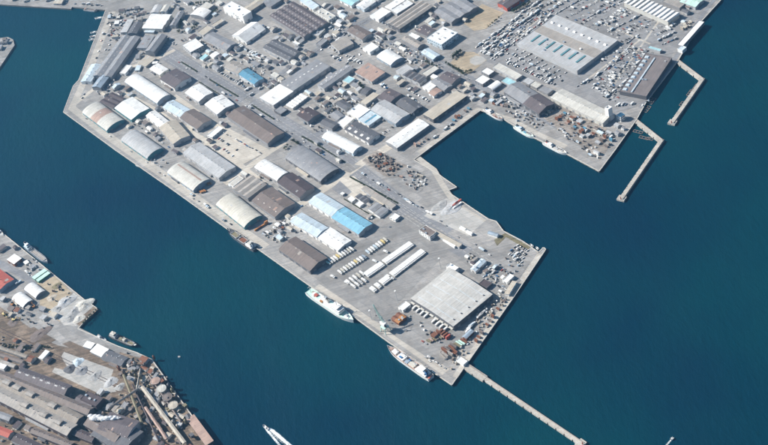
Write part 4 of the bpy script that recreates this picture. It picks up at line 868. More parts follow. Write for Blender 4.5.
ship("patrol_ship", "large white ship with mint deck moored beside the truck yard", (309, 293), (354.5, 323.5), 14.5, 5, 'white', 'mint',
     [(.20, .74, .74, 0, 3, 'white'), (.30, .70, .62, 3, 5, 'white'), (.56, .76, .72, 3, 8, 'white'), (.60, .72, .66, 8, 11, 'white'), (.82, .90, .35, 0, 2, 'white'), (.12, .17, .5, 0, 3, 'white')], masts=((.67, 24), (.06, 16), (.40, 16)), funnel=(.46, 0, 12, 'offwhite'),
     extras=((.20, -.05, 3, 2.4, 3, 5.2, 'red'), (.10, .15, 2.2, 1.6, 0, 2.2, 'beige'), (.36, .3, 3, 1.2, 3, 5.4, 'bluegray'), (.36, -.3, 3, 1.2, 3, 5.4, 'orange'), (.50, .18, 4, 2, 5, 6.2, 'mint'), (.26, -.1, 4, 3, 3, 3.6, 'mint'), (.86, 0, 1.5, 1.2, 2, 4, 'lgray'), (.93, 0, 1.4, 1.8, 0, 1.2, 'gray')))
ship("cargo_ship", "white and rust ship with blue funnel at the pier's lower quay", (431.5, 379.5), (388, 348.5), 13, 4, 'white', 'salmon',
     [(.06, .30, .8, 0, 3, 'white'), (.09, .26, .66, 3, 6, 'white'), (.12, .22, .5, 6, 9, 'white'), (.58, .72, .7, 0, 2.6, 'white'), (.76, .86, .5, 0, 2.8, 'white')], masts=((.34, 16), (.74, 15), (.55, 12)), funnel=(.07, 1.5, 11, 'dblue'),
     extras=((.42, 0, 6, 3.6, 0, 1.4, 'cream'), (.52, .1, 3, 3, 0, 2, 'bluegray'), (.50, -.2, 2, 1.2, 1.8, 3.2, 'dblue'), (.91, 0, 2.5, 2, 0, 2.2, 'salmon'), (.02, 0, 1.5, 3, 0, 1.2, 'red'), (.65, .2, 2.4, 1.2, 2.6, 4, 'dblue'), (.37, -.2, 2, 1.4, 0, 2.4, 'lgray')))
fb = [("white fishing boat nearest the basin's inner corner", (485, 110.5), (503, 121.5)), ("white and blue fishing boat in the middle of the basin quay", (515, 127.5), (534, 139)), ("white fishing boat nearest the storage yard on the basin quay", (544, 143.5), (567, 155.5))]
for k, (lb, s, b) in enumerate(fb):
    ship("fishing_boat", lb, s, b, 8.6, 3.2, 'white', ['rust', 'mint', 'offwhite'][k], [(.10, .40, .62, 0, 2.6, 'white'), (.20, .36, .5, 2.6, 4.8, ['white', 'lblue', 'white'][k])], cat="boat", masts=((.12, 8), (.62, 7)), funnel=(.16, 0, 5.4, ['dblue', 'blue', 'red'][k]),
         extras=((.55, 0, 3, 1.6, 0, 1, ['salmon', 'blue', 'lgray'][k]), (.78, 0, 1.6, 1.2, 0, 1.2, 'lgray')), group="fishing boats along the basin quay")
ship("cargo_ship", "grey bulk ship with pale wheelhouse beside the lower left wharf", (26, 246.5), (48.5, 264), 10, 3, 'bluegray', 'gray', [(.04, .24, .8, 0, 3.2, 'lblue'), (.07, .2, .66, 3.2, 6, 'lblue'), (.09, .17, .5, 6, 8.5, 'white')], holds=((.32, .86, .68, 'warmgray'),), masts=((.28, 9), (.92, 6)), funnel=(.06, 0, 9, 'white'))
ship("cargo_ship", "pale ship half cut by the left picture edge", (-18, 219), (4.5, 237), 9, 3, 'white', 'lgray', [(.5, .84, .7, 0, 3, 'white'), (.58, .78, .6, 3, 6, 'lblue')], masts=((.7, 10),))
ship("work_ship", "dark work ship with cream wheelhouse off the wharf", (110.5, 335.5), (138, 347.5), 10, 2.6, 'black', 'dgray', [(.05, .26, .75, 0, 4, 'lgray'), (.08, .22, .6, 4, 7, 'cream'), (.50, .58, .5, 0, 4, 'cream')], masts=((.20, 12), (.55, 9)), holds=((.62, .86, .6, 'olive'),), extras=((.40, 0, 3, 2.4, 0, 2, 'olive'), (.92, 0, 1.6, 1.6, 0, 2, 'cream')))
ship("tug_boat", "little blue-grey tug tucked behind the dark work ship", (97, 336.5), (107, 342.5), 6, 2, 'bluegray', 'lgray', [(.2, .5, .7, 0, 2.6, 'lgray'), (.26, .44, .55, 2.6, 4.6, 'white')], cat="boat", masts=((.3, 8),))
ship("motor_boat", "white motor boat near the head of the left quay", (103.5, 18.5), (95, 19.2), 5, 1.6, 'white', 'offwhite', [(.2, .55, .66, 0, 2, 'white')], cat="boat")
for k, (lb, s, b) in enumerate((("moored motor boat on the left quay, topmost of three", (97, 32.5), (90.5, 33.8)), ("salmon-decked motor boat on the left quay, middle of three", (97, 36.5), (90, 37.6)), ("moored motor boat on the left quay, lowest of three", (94, 40), (89, 40.8)))):
    ship("motor_boat", lb, s, b, 4.6, 1.5, 'white', ['offwhite', 'salmon', 'lgray'][k], [(.2, .5, .6, 0, 1.9, 'white')], cat="boat", group="motor boats on the left quay")
ship("barge", "flat brown barge with white rim at the top left mainland", (84.5, 9.8), (97.5, 11.8), 8, 1.8, 'lgray', 'brown', [(.05, .14, .6, 0, 2, 'salmon')], holds=((.2, .85, .7, 'brown'),), cat="barge", bowf=.12)
ship("speed_boat", "white speedboat racing up left with a double wake", (268.3, 430), (263.4, 425.8), 3.4, 1.3, 'white', 'lgray', [(.35, .62, .6, 0, 1.5, 'white')], cat="boat")
ship("motor_boat", "tiny white boat alongside the south-west quay", (139, 166.8), (135.5, 165), 2.6, 1.1, 'white', 'offwhite', [(.3, .6, .6, 0, 1.4, 'white')], cat="boat")
ship("motor_boat", "tiny white boat in the pier corner, left of two", (533, 247.2), (530.2, 244.8), 2.6, 1.1, 'white', 'offwhite', [(.3, .6, .6, 0, 1.4, 'white')], cat="boat")
ship("motor_boat", "tiny white boat in the pier corner, right of two", (538.6, 249.8), (536, 247.5), 2.6, 1.1, 'white', 'offwhite', [(.3, .6, .6, 0, 1.4, 'white')], cat="boat")
ship("motor_boat", "lone tiny white boat off the wharf tip", (180.3, 357.4), (178, 357.2), 2.2, 1.0, 'white', 'offwhite', [(.3, .6, .6, 0, 1.2, 'white')], cat="boat")
ship("motor_boat", "small white boat at the bottom edge right of the breakwater", (673.5, 438), (670.5, 440.5), 3, 1.1, 'white', 'offwhite', [(.3, .6, .6, 0, 1.4, 'white')], cat="boat")
def foam_mat():
    m = bpy.data.materials.new("foam"); m.use_nodes = True; t = m.node_tree; N = t.nodes; K = t.links; b = N["Principled BSDF"]
    b.inputs["Base Color"].default_value = (.8, .84, .84, 1); b.inputs["Roughness"].default_value = .9
    tc = N.new("ShaderNodeTexCoord"); n = N.new("ShaderNodeTexNoise"); n.inputs["Scale"].default_value = .45; n.inputs["Detail"].default_value = 6; K.new(tc.outputs["Object"], n.inputs["Vector"])
    at = N.new("ShaderNodeAttribute"); at.attribute_name = "fade"
    r = N.new("ShaderNodeMapRange"); r.inputs[1].default_value = .40; r.inputs[2].default_value = .62; K.new(n.outputs[0], r.inputs[0])
    a1 = N.new("ShaderNodeMath"); a1.operation = 'ADD'; K.new(r.outputs[0], a1.inputs[0]); K.new(at.outputs["Fac"], a1.inputs[1])
    a2 = N.new("ShaderNodeMath"); a2.operation = 'MULTIPLY'; a2.use_clamp = True; K.new(a1.outputs[0], a2.inputs[0]); K.new(at.outputs["Fac"], a2.inputs[1])
    K.new(a2.outputs[0], b.inputs["Alpha"]); return m
FOAM = foam_mat()
def foam(label, tracks):
    m = MB(); fade = []
    for pts in tracks:
        P = [(px(x, y, WATER_Z), w_, f) for x, y, w_, f in pts]
        for i, (p, w_, f) in enumerate(P):
            d = (P[min(i + 1, len(P) - 1)][0] - P[max(i - 1, 0)][0]).normalized(); n = Vector((-d.y, d.x, 0)) * w_ / 2
            for s_, ff in ((-1, 0), (-.5, f), (.5, f), (1, 0)): m.v.append(tuple(p + n * s_ + Vector((0, 0, .06)))); fade.append(ff)
        o_ = len(m.v) - 4 * len(P)
        for i in range(len(P) - 1):
            for j in range(3): m.f.append((o_ + 4 * i + j, o_ + 4 * i + 4 + j, o_ + 4 * i + 5 + j, o_ + 4 * i + 1 + j)); m.m.append(0)
    ob = m.build("wake_foam", FOAM); at = ob.data.attributes.new("fade", 'FLOAT', 'POINT'); at.data.foreach_set("value", fade)
    return tag(ob, label, "wake", kind="stuff")
foam("white double wake trailing from the racing speedboat", [[(264.5, 427, 2, .9), (268, 431, 4.5, .9), (272, 436, 4, .75), (277, 442, 4, .6), (283, 449, 4, .4)], [(266.5, 427.5, 3, .9), (272, 430.5, 6.5, .95), (280, 437, 6.5, .85), (288, 444, 6, .7), (298, 452, 6, .4)], [(268, 429.5, 2, .5), (276, 437, 3, .35), (284, 444, 3, .25), (292, 452, 3, .15)]])
foam("short wake behind the boat at the bottom edge", [[(672.5, 438.5, 2, .7), (669, 442, 3, .5), (664, 448, 3, .25)]])

# ------------------------------------------------------------------ cranes, masts, tanks
def lattice(m, p, q_, w0, w1, n=8, r=.14):
    p, q_ = Vector(p), Vector(q_); d = (q_ - p); a = d.normalized().orthogonal().normalized(); b = d.normalized().cross(a); prev = None
    for i in range(n + 1):
        t = i / n; c = p + d * t; w_ = (w0 + (w1 - w0) * t) / 2; cur = [c + a * w_ + b * w_, c - a * w_ + b * w_, c - a * w_ - b * w_, c + a * w_ - b * w_]
        if prev:
            for k in range(4): m.tube(prev[k], cur[k], r * 1.5, 4); m.tube(prev[k], cur[(k + 1) % 4], r, 3)
        prev = cur
cp = px(386, 331); cr = thing("harbour_crane", "mint and white harbour crane with raised boom on the lower quay", "crane", (cp.x, cp.y, .15), angA)
mm = MB()
for sx in (-1, 1):
    for sy in (-1, 1): MB().tube((sx * 5.5, sy * 5, 0), (sx * 3.5, sy * 3.5, 9), .7, 6, 0, .55).build("leg", paint('mint'), cr)
MB().box(-4.5, 4.5, -4.5, 4.5, 8.6, 10).build("portal", paint('mint'), cr)
MB().tube((0, 0, 10), (0, 0, 12), 2.6, 12).build("turntable", paint('gray'), cr)
hs = MB().prism([(-3, 12), (-3, 16.5), (-2, 17.3), (2, 17.3), (3, 16.5), (3, 12)], -5.5, 3.5, 'A').build("machine_house", paint('white'), cr)
MB().box(3.5, 5.5, -2.8, -.6, 12.6, 15.2).build("cabin", GLASS, hs)
bdir = px(377, 322) - cp; ba = math.atan2(bdir.y, bdir.x) - angA
tip = Vector((math.cos(ba) * 20, math.sin(ba) * 20, 38)); m_ = MB(); lattice(m_, (math.cos(ba) * 2.5, math.sin(ba) * 2.5, 13.5), tip, 2.6, 1.0, 12, .16); m_.build("boom", paint('mint'), cr)
m_ = MB(); lattice(m_, (-1, 0, 17), (-2.5, 0, 28), 2.4, 1.2, 5, .15); m_.build("mast_frame", paint('mint'), cr)
m_ = MB(); m_.tube((-2.5, 0, 28), tip, .12, 4); m_.tube((-5, 0, 16.5), (-2.5, 0, 28), .15, 4); m_.tube(tip, tip - Vector((0, 0, 22)), .10, 4); m_.box(tip.x - .6, tip.x + .6, tip.y - .6, tip.y + .6, tip.z - 23.2, tip.z - 22); m_.build("cable", paint('black'), cr)

mast_me = None
def lamp_mast(label, x, y, h_=19):
    p = px(x, y); r = thing("lamp_mast", label, "lamp mast", (p.x, p.y, .1), 0, "tall lamp masts around the yards")
    MB().tube((0, 0, 0), (0, 0, h_), .38, 6, 0, .2).build("pole", paint('lgray'), r)
    m = MB(); m.tube((0, 0, h_ - .2), (0, 0, h_ + .8), 1.5, 10, 0, 1.3); m.build("lamp_head", paint('white'), r)
lamp_mast("tall lamp mast at the lower corner of the great pale hall", 397.5, 300.5)
lamp_mast("tall lamp mast at the end of the bright blue roof", 374.2, 227.2)
lamp_mast("tall lamp mast by the pier avenue beyond the great hall", 441, 268)
lamp_mast("tall lamp mast on the lower quay beside the white ship", 372, 320)
for (x, y, hh, c1, lb) in ((155.3, 380.7, 8, 'salmon', "salmon-topped oil tank, uppermost of four"), (161.4, 388.4, 8, 'offwhite', "clean white oil tank, second of four"), (167.3, 397, 8, 'brown', "brown-topped oil tank, third of four"), (173, 405, 8, 'beige', "cream oil tank, lowest of four")):
    p = px(x, y, hh); r = thing("oil_tank", lb, "tank", (p.x, p.y, .1), 0, "oil tanks on the wharf tip")
    MB().tube((0, 0, 0), (0, 0, hh), 7, 28).build("shell", wallm('brown' if c1 in ('salmon', 'brown') else 'beige'), r)
    tp = MB(); tp.tube((0, 0, hh), (0, 0, hh + .9), 7.1, 28, 0, 1.2); t_ = tp.build("tank_roof", roofm(c1), r)
    rg = MB()
    for i in range(24):
        a0, a1 = 2 * math.pi * i / 24, 2 * math.pi * (i + 1) / 24; rg.tube((7 * math.cos(a0), 7 * math.sin(a0), hh + 1), (7 * math.cos(a1), 7 * math.sin(a1), hh + 1), .12, 4)
    rg.build("handrail", paint('lgray'), t_)
p = px(412.5, 112, 6); r = thing("silo_tank", "small white silo by the dark grey gabled warehouse", "silo", (p.x, p.y, 0)); MB().tube((0, 0, 0), (0, 0, 6), 3, 16).build("shell", wallm('white'), r); MB().tube((0, 0, 6), (0, 0, 7.4), 3.1, 16, 0, .3).build("cone_roof", roofm('white'), r)

# ------------------------------------------------------------------ vehicles
VM = {}
def car_mesh(c):
    k = ('car', c)
    if k in VM: return VM[k]
    m = MB(); m.prism([(-.86, .3), (-.88, .85), (-.82, .95), (.82, .95), (.88, .85), (.86, .3)], -2.2, 2.2, 'A', 0)
    m.add([(-1.7, -.8, .95), (1.0, -.8, .95), (1.0, .8, .95), (-1.7, .8, .95), (-1.3, -.66, 1.45), (.35, -.66, 1.45), (.35, .66, 1.45), (-1.3, .66, 1.45)], [(0, 1, 5, 4), (1, 2, 6, 5), (2, 3, 7, 6), (3, 0, 4, 7)], 1)
    m.add([(-1.3, -.66, 1.46), (.35, -.66, 1.46), (.35, .66, 1.46), (-1.3, .66, 1.46)], [(0, 1, 2, 3)], 0)
    for x in (-1.35, 1.35):
        for y in (-.9, .9): m.tube((x, y - .1, .32), (x, y + .1, .32), .32, 8, 2)
    VM[k] = m.mesh("car", [paint(c), GLASS, TYRE]); return VM[k]
def truck_parts(c, boxc, ln):
    k = ('truck', c, boxc, ln)
    if k in VM: return VM[k]
    cab = MB(); f = ln / 2; cab.prism([(-1.15, .6), (-1.2, 1.9), (-1.05, 2.7), (1.05, 2.7), (1.2, 1.9), (1.15, .6)], f - 2.0, f - .1, 'A', 0); cab.box(f - .1, f, -1.0, 1.0, 1.5, 2.4, 1); cab.box(f - .1, f + .05, -1.1, 1.1, .5, 1.2, 0)
    bx = MB(); bx.box(-f, f - 2.3, -1.22, 1.22, 1.05, 3.4, 0); bx.box(-f - .04, -f, -1.1, 1.1, 1.15, 3.3, 1)
    for i in range(1, int(ln / 1.5)): bx.box(-f + i * 1.5 - .06, -f + i * 1.5 + .06, -1.27, 1.27, 1.06, 3.44, 0) if -f + i * 1.5 < f - 2.5 else None
    ch = MB(); ch.box(-f + .2, f - .3, -.5, .5, .6, 1.0, 0)
    for x in (-f + 1.2, -f + 2.4, f - 1.2):
        for y in (-1.05, 1.05): ch.tube((x, y - .18, .5), (x, y + .18, .5), .5, 8, 0)
    VM[k] = (cab.mesh("cab", [paint(c), GLASS]), bx.mesh("cargo_box", [paint(boxc), paint('lgray')]), ch.mesh("chassis", [TYRE])); return VM[k]
VPOS = []; CARS = []; PALS = []
ORD = 'first second third fourth fifth sixth seventh eighth ninth tenth eleventh twelfth thirteenth fourteenth fifteenth sixteenth seventeenth eighteenth nineteenth twentieth'.split()
ORD += ['twenty-' + w_ for w_ in ORD[:9]] + ['thirtieth'] + ['thirty-' + w_ for w_ in ORD[:9]]
CNAME = dict(white='white', lgray='silver', gray='grey', black='black', dblue='dark blue', red='red', blue='blue', yellow='yellow', orange='orange', bluegray='steel blue', green='green', cream='cream', lblue='pale blue', mint='mint')
MKC = px(567, 42); MKA = math.atan2(*(px(577, 71) - px(517, 43)).yx)
def spot(p, where):
    if where != "in the fish market lot": return where
    d = p - MKC; u = d.x * math.cos(MKA) + d.y * math.sin(MKA); v = -d.x * math.sin(MKA) + d.y * math.cos(MKA)
    if u > 62: return "between the fish market and the brownish terminal" if v < 40 else "right of the market's rear, toward the quay"
    if u < -62: return "left of the fish market, near the sandy park" if v < -20 else "left of the fish market, toward the sandy lot"
    return "before the fish market's front strip" if v < 0 else "behind the fish market, toward the sawtooth hall"
def car(p, rz, c, where, group):
    where = spot(p, where)
    if blocked(p) or any((p - o_).length < 2.6 for o_ in VPOS): return
    VPOS.append(p); CARS.append((p, rz, c, where, group))
def truck(p, rz, c, boxc, ln, where, group, name="box_truck", noun="box truck"):
    where = spot(p, where)
    if blocked(p, 1) or any((p - o_).length < 2.4 for o_ in VPOS): return
    VPOS.append(p); r = thing(name, "%s %s %s" % (CNAME[boxc], noun, where), "truck", (p.x, p.y, .34), rz, group)
    for nm, me in zip(("cab", "cargo_box", "chassis"), truck_parts(c, boxc, ln)): link(nm, me, r)
CARC = ['white'] * 6 + ['lgray'] * 4 + ['gray'] * 2 + ['black'] * 3 + ['dblue', 'red', 'bluegray']
def row(a, b, n, ang, where, group, p_truck=.3, fill=.8, jit=.6, ln=(6, 8)):
    A, B_ = px(*a), px(*b)
    for i in range(n):
        if random.random() > fill: continue
        p = A.lerp(B_, (i + .5) / n) + Vector((random.uniform(-jit, jit), random.uniform(-jit, jit), 0))
        rz = ang + random.choice((0, math.pi)) + random.uniform(-.05, .05)
        if random.random() < p_truck: truck(p, rz, random.choice(['white', 'white', 'bluegray']), random.choice(['white', 'white', 'white', 'lgray', 'lblue']), random.choice(ln), where, group)
        else: car(p, rz, random.choice(CARC), where, group)
# truck yard rows
g1 = "trucks lined up in the pier truck yard"
def lined(a, b, cols, ln, where):
    A, B_ = px(*a), px(*b); n = len(cols)
    for i, c in enumerate(cols):
        p = A.lerp(B_, (i + .5) / n); truck(p, angA + random.uniform(-.04, .04), random.choice(['white', 'white', c]), c, ln, where + ", %s from left" % ORD[i], g1)
lined((327, 264.5), (353, 249), ['mint', 'white', 'white', 'white', 'yellow', 'white', 'white', 'lgray', 'cream', 'white'], 11, "in the front row before the blue roof")
lined((339, 274), (366, 257), ['white', 'cream', 'white', 'cream', 'white', 'white', 'yellow', 'white', 'white', 'bluegray'], 10, "in the second row of the truck yard")
lined((367, 254), (387, 240), ['lblue', 'white', 'white', 'lblue', 'white', 'white', 'yellow', 'cream'], 10, "in the third row of the truck yard")
lined((347, 284), (364, 273), ['white', 'white', 'white', 'cream', 'white'], 11, "in the short lower row of the truck yard")
lined((352, 288), (366, 280), ['white', 'white', 'lgray', 'white'], 11, "in the lowest short row of the truck yard")
g2 = "white trailers parked side by side"
def trailers(a, b, n, where, gaps=()):
    A, B_ = px(*a), px(*b)
    for i in range(n):
        if i in gaps: continue
        p = A.lerp(B_, (i + .5) / n); truck(p, angA, 'white', 'white', random.choice([11.5, 12.0]), where + ", %s from left" % ORD[i - sum(g_ < i for g_ in gaps)], g2, "trailer_truck", "trailer truck")
trailers((366, 276.5), (412, 244.5), 30, "in the upper long white row", (11,))
trailers((372, 291.5), (424, 252), 34, "in the lower long white row", (2, 5, 12))
for (x, y) in ((333, 277.5), (347, 283.5), (386, 252.5), (375, 262), (392, 279)): truck(px(x, y), angA + .2, 'white', 'white', 8, "standing alone between the truck rows near %s" % {333: "the brown warehouse", 347: "the short lower row", 386: "the yellow trucks", 375: "the upper trailer row", 392: "the lower trailer row"}[x], g1)
# great hall docks
hp = [px(413 + 39 * (i + .5) / 10, 302 + 26.5 * (i + .5) / 10) for i in range(10)]
for p in hp:
    if random.random() < .85: truck(p + Vector((-7, -3, 0)), angB + math.pi, 'white', 'white', 8, "backed up to the great pale hall, %s from the left" % ORD[hp.index(p)], "trucks at the great hall docks")
# market lot
MW = "in the fish market lot"; MG = "vehicles in the fish market lot"
dB = px(545, 8) - px(482, 54); aB = math.atan2(dB.y, dB.x); aA = aB - math.pi / 2
for (a, b, n, f, an) in (((476, 48), (520, 16), 22, .5, aB), ((481, 53), (540, 10), 30, .62, aB), ((488, 56), (546, 12), 30, .5, aA), ((496, 56), (548, 18), 26, .5, aB), ((506, 47), (515, 41), 5, .6, aB), ((520, 14), (556, -8), 18, .6, aB), ((532, 14), (566, -6), 16, .6, aA),
                         ((548, 12), (580, -8), 16, .7, aA), ((556, 14), (598, -10), 20, .6, aB), ((566, 18), (612, -6), 22, .55, aA), ((580, 22), (628, -2), 22, .5, aB), ((596, 26), (640, 4), 22, .5, aA), ((608, 32), (652, 10), 20, .55, aB), ((618, 36), (660, 16), 18, .5, aA),
                         ((626, 44), (640, 34), 6, .7, aB), ((655, 36), (672, 28), 6, .95, aA), ((658, 41), (676, 32), 7, .95, aB), ((662, 45), (678, 38), 6, .9, aB), ((664, 30), (676, 24), 5, .8, aA),
                         ((586, 84), (632, 50), 20, .4, aB), ((596, 92), (640, 58), 20, .45, aA), ((606, 98), (630, 78), 12, .45, aB), ((610, 64), (628, 50), 9, .5, aA), ((575, 88), (600, 74), 9, .25, aB), ((600, 62), (640, 36), 14, .25, aA), ((615, 106), (636, 104), 6, .4, aB),
                         ((506, 62), (552, 84), 16, .4, aB), ((520, 60), (560, 78), 14, .45, aA), ((512, 54), (520, 58), 4, .8, aB), ((538, 74), (552, 80), 6, .6, aA)):
    row(a, b, int(n * 1.6), an, MW, MG, .22, min(1, f * 1.5), .7, (5, 6, 8))
for k in range(9):
    o_ = (k * 7.6, k * 3.3)
    row((588 + o_[0] * .55, 86 + o_[1] * .9), (628 + o_[0] * .55, 56 + o_[1] * .5 - 14), 22, aB if k % 2 else aA, MW, MG, .12, .4, 1.0, (5, 6))
def scatter(quad, n, where, group, ang, p_truck=.15):
    for _ in range(n):
        u, v = random.random(), random.random(); k_ = round(v * 9) / 9 + random.uniform(-.004, .004); u = (round(u * 38) + random.uniform(-.08, .08)) / 38
        x = (quad[0][0] * (1 - u) + quad[1][0] * u) * (1 - k_) + (quad[3][0] * (1 - u) + quad[2][0] * u) * k_
        y = (quad[0][1] * (1 - u) + quad[1][1] * u) * (1 - k_) + (quad[3][1] * (1 - u) + quad[2][1] * u) * k_
        p = px(x, y); rz = ang + random.choice((0, math.pi)) + random.uniform(-.06, .06)
        if random.random() < p_truck: truck(p, rz, 'white', random.choice(['white', 'white', 'lgray']), random.choice((5, 6, 8)), where, group)
        else: car(p, rz, random.choice(CARC), where, group)
scatter([(500, 58), (520, 48), (572, 76), (552, 86)], 90, MW, MG, aB)
scatter([(588, 84), (634, 46), (650, 52), (612, 104)], 150, MW, MG, aA)
scatter([(560, 16), (600, -8), (668, 24), (622, 42)], 200, MW, MG, aA)
scatter([(474, 50), (540, 4), (556, 14), (494, 60)], 170, MW, MG, aB)
scatter([(228, 76), (240, 68), (268, 84), (250, 96)], 36, "below the turquoise-blue roof", "cars by the avenue lots", angB, .1)
scatter([(322, 44), (340, 30), (366, 48), (350, 66)], 50, "below the grey flat warehouse", "cars near the works", angB, .15)
scatter([(236, 42), (250, 50), (280, 66), (262, 74)], 30, "beside the white steep-roofed hall", "vehicles near the cubic block", angA, .3)
scatter([(112, 16), (130, 16), (112, 60), (98, 60)], 30, "along the left quay", "vehicles on the left quay", angQ, .2)
# other lots
row((216, 137), (240, 152), 12, angB, "in the lot below the huge brown warehouse", "cars in the brown warehouse lot", .05, .8)
row((222, 132), (262, 154), 18, angA, "in the lot below the huge brown warehouse", "cars in the brown warehouse lot", .05, .6)
row((212, 141), (234, 157), 10, angB, "in the lot below the huge brown warehouse", "cars in the brown warehouse lot", .05, .7)
row((236, 44), (262, 58), 14, angB, "beside the white steep-roofed hall", "vehicles near the cubic block", .5, .9, .8)
row((240, 48), (268, 64), 12, angA, "beside the white steep-roofed hall", "vehicles near the cubic block", .4, .8, .8)
row((204, 58), (232, 74), 12, angB, "on the lot above the avenue", "cars by the avenue lots", .1, .7)
row((212, 68), (250, 90), 22, angB, "on the verge of the avenue", "cars by the avenue lots", .05, .75)
row((262, 25), (300, 46), 14, angA, "along the lane of the wide dark works", "cars near the works", .15, .7)
row((330, 55), (352, 68), 10, angB, "below the grey flat warehouse", "cars near the works", .1, .8)
row((334, 50), (362, 64), 12, angB, "below the grey flat warehouse", "cars near the works", .1, .8)
row((318, 22), (346, 36), 10, angB, "near the upper crossroads", "cars at the upper crossroads", .3, .7)
row((338, 12), (356, 22), 8, angA, "near the upper crossroads", "cars at the upper crossroads", .2, .7)
row((408, 90), (430, 102), 9, angB, "in the yard of the central block", "vehicles in the central block", .5, .8)
row((404, 94), (420, 104), 6, angA, "in the yard of the central block", "vehicles in the central block", .3, .7)
row((380, 84), (392, 92), 6, angB, "in the yard of the central block", "vehicles in the central block", .4, .8)
row((380, 136), (398, 124), 8, angA, "beside the pale grey gabled warehouse", "cars by the pale grey gable", .2, .6)
LP = "on the pier lot"; LG = "cars on the pier lot"
for (a, b, n) in (((514, 247), (526, 255), 9), ((511, 250), (524, 259), 9), ((509, 254), (522, 263), 9), ((517, 245), (531, 253), 9), ((513, 260), (522, 266), 5), ((484, 274), (500, 268), 8), ((480, 278), (503, 270), 9), ((476, 262), (492, 270), 10), ((470, 254), (480, 260), 6), ((486, 284), (498, 276), 7), ((494, 284), (506, 290), 6), ((499, 296), (506, 280), 6)):
    row(a, b, n, angB if n > 8 else angA, LP, LG, .08, .8, .5, (6,))
row((446, 228), (506, 266), 16, angA, "on the pier avenue", "traffic on the pier avenue", .4, .35, 2.5, (8, 11))
row((400, 196), (452, 228), 16, angA, "on the pier avenue", "traffic on the pier avenue", .4, .4, 2.5, (8, 11))
row((358, 172), (404, 198), 14, angA, "beside the scrap yard", "vehicles by the scrap yard", .2, .5, 1.2)
row((178, 62), (340, 164), 60, angA, "on the avenue", "traffic on the avenue", .12, .3, 6)
row((318, 12), (470, 80), 44, math.atan2(*(px(437, 61) - px(360, 28)).yx), "on the harbour road", "traffic on the harbour road", .2, .4, 2.5)
row((246, 98), (345, 34), 26, angB, "on the long cross street", "traffic on the cross street", .15, .3, 3)
row((400, 142), (298, 208), 20, angB, "on the lane to the pier", "vehicles on the pier lane", .3, .35, 2)
row((263, 236), (290, 222), 16, angA, "by the dark brown quay warehouse", "vehicles behind the quay", .3, .7, 1.5)
row((268, 240), (282, 236), 8, angB, "by the dark brown quay warehouse", "vehicles behind the quay", .2, .7, 1.5)
row((272, 230), (300, 216), 10, angB, "by the dark brown quay warehouse", "vehicles behind the quay", .2, .6, 1.5)
row((86, 118), (240, 232), 60, angA, "along the south-west quay", "vehicles on the south-west quay", .25, .22, 2)
row((196, 166), (206, 160), 5, angB, "beside the red-striped arched warehouse", "vehicles by the arches", .4, .8, 1.5)
row((128, 120), (170, 148), 14, angA, "between the arched warehouses", "vehicles by the arches", .2, .4, 1.5)
row((420, 148), (474, 108), 18, angB, "on the basin's inner quay", "vehicles on the inner quay", .3, .4, 1.5)
row((500, 95), (530, 112), 14, angA, "beside the large dark barrel warehouse", "vehicles by the barrel warehouse", .3, .6, 1.5)
row((560, 130), (592, 156), 16, angA, "in the east storage yard", "vehicles in the storage yard", .4, .4, 2)
row((600, 130), (616, 142), 8, angB, "in the east storage yard", "vehicles in the storage yard", .4, .7, 1.5)
row((404, 330), (440, 352), 10, angA, "on the lower pier yard", "vehicles on the lower pier yard", .2, .3, 2)
row((424, 356), (446, 370), 8, angA, "on the lower pier yard", "vehicles on the lower pier yard", .2, .4, 2)
row((464, 336), (484, 312), 8, angB, "behind the shaded end of the great hall", "vehicles behind the great hall", .7, .7, .8, (10, 12))
row((6, 288), (22, 282), 6, angB, "beside the red-roofed wharf shed", "vehicles on the wharf", .7, .8, 1)
row((20, 268), (36, 280), 6, angA, "on the wharf road", "vehicles on the wharf", .5, .6, 1)
row((110, 16), (82, 100), 24, angQ, "along the left quay", "vehicles on the left quay", .2, .4, 1.5)
row((136, 46), (148, 60), 8, angB, "near the tall narrow grey shed", "cars in the upper left", .1, .7, 1.5)
row((166, 36), (176, 46), 8, angB, "near the tall narrow grey shed", "cars in the upper left", .1, .8, 1.5)
row((60, 3), (104, 6), 10, 0, "on the top left mainland", "vehicles on the top left mainland", .4, .5, 2)

# ------------------------------------------------------------------ containers, stacks, scrap
def cont_mesh(c, ln):
    k = ('cont', c, ln)
    if k in VM: return VM[k]
    m = MB(); h_ = ln / 2; m.box(-h_ + .08, h_ - .08, -1.16, 1.16, .1, 2.52, 0)
    for x in (-h_, h_ - .16):
        for y in (-1.22, 1.06): m.box(x, x + .16, y, y + .16, 0, 2.6, 0)
    for i in range(int(ln / .9)): m.box(-h_ + .4 + i * .9, -h_ + .75 + i * .9, -1.2, 1.2, .15, 2.55, 0)
    m.box(h_ - .08, h_ - .02, -1.0, 1.0, .2, 2.4, 1); VM[k] = m.mesh("container", [mat("cont_" + c, PAL[c], .7, .2, .4, dirt=.5), paint('gray')]); return VM[k]
def containers(a, b, n, ang, cols, where, group, fill=.85, jit=.4, ln=12.2, stack=.2):
    A, B_ = px(*a), px(*b)
    for i in range(n):
        if random.random() > fill: continue
        p = A.lerp(B_, (i + .5) / n) + Vector((random.uniform(-jit, jit), random.uniform(-jit, jit), 0))
        if blocked(p, 1) or any((p - o_).length < 2.5 for o_ in VPOS): continue
        VPOS.append(p); c = random.choice(cols); rz = ang + random.uniform(-.06, .06)
        for lv in range(2 if random.random() < stack else 1):
            tag(link("shipping_container", cont_mesh(c, ln), None, (p.x, p.y, .3 + 2.62 * lv), rz), "%s shipping container %s%s" % ({'rust': 'rust-brown', 'salmon': 'faded red', 'brown': 'brown'}.get(c, CNAME.get(c, c)), where, ", on top of another" if lv else ""), "container", group)
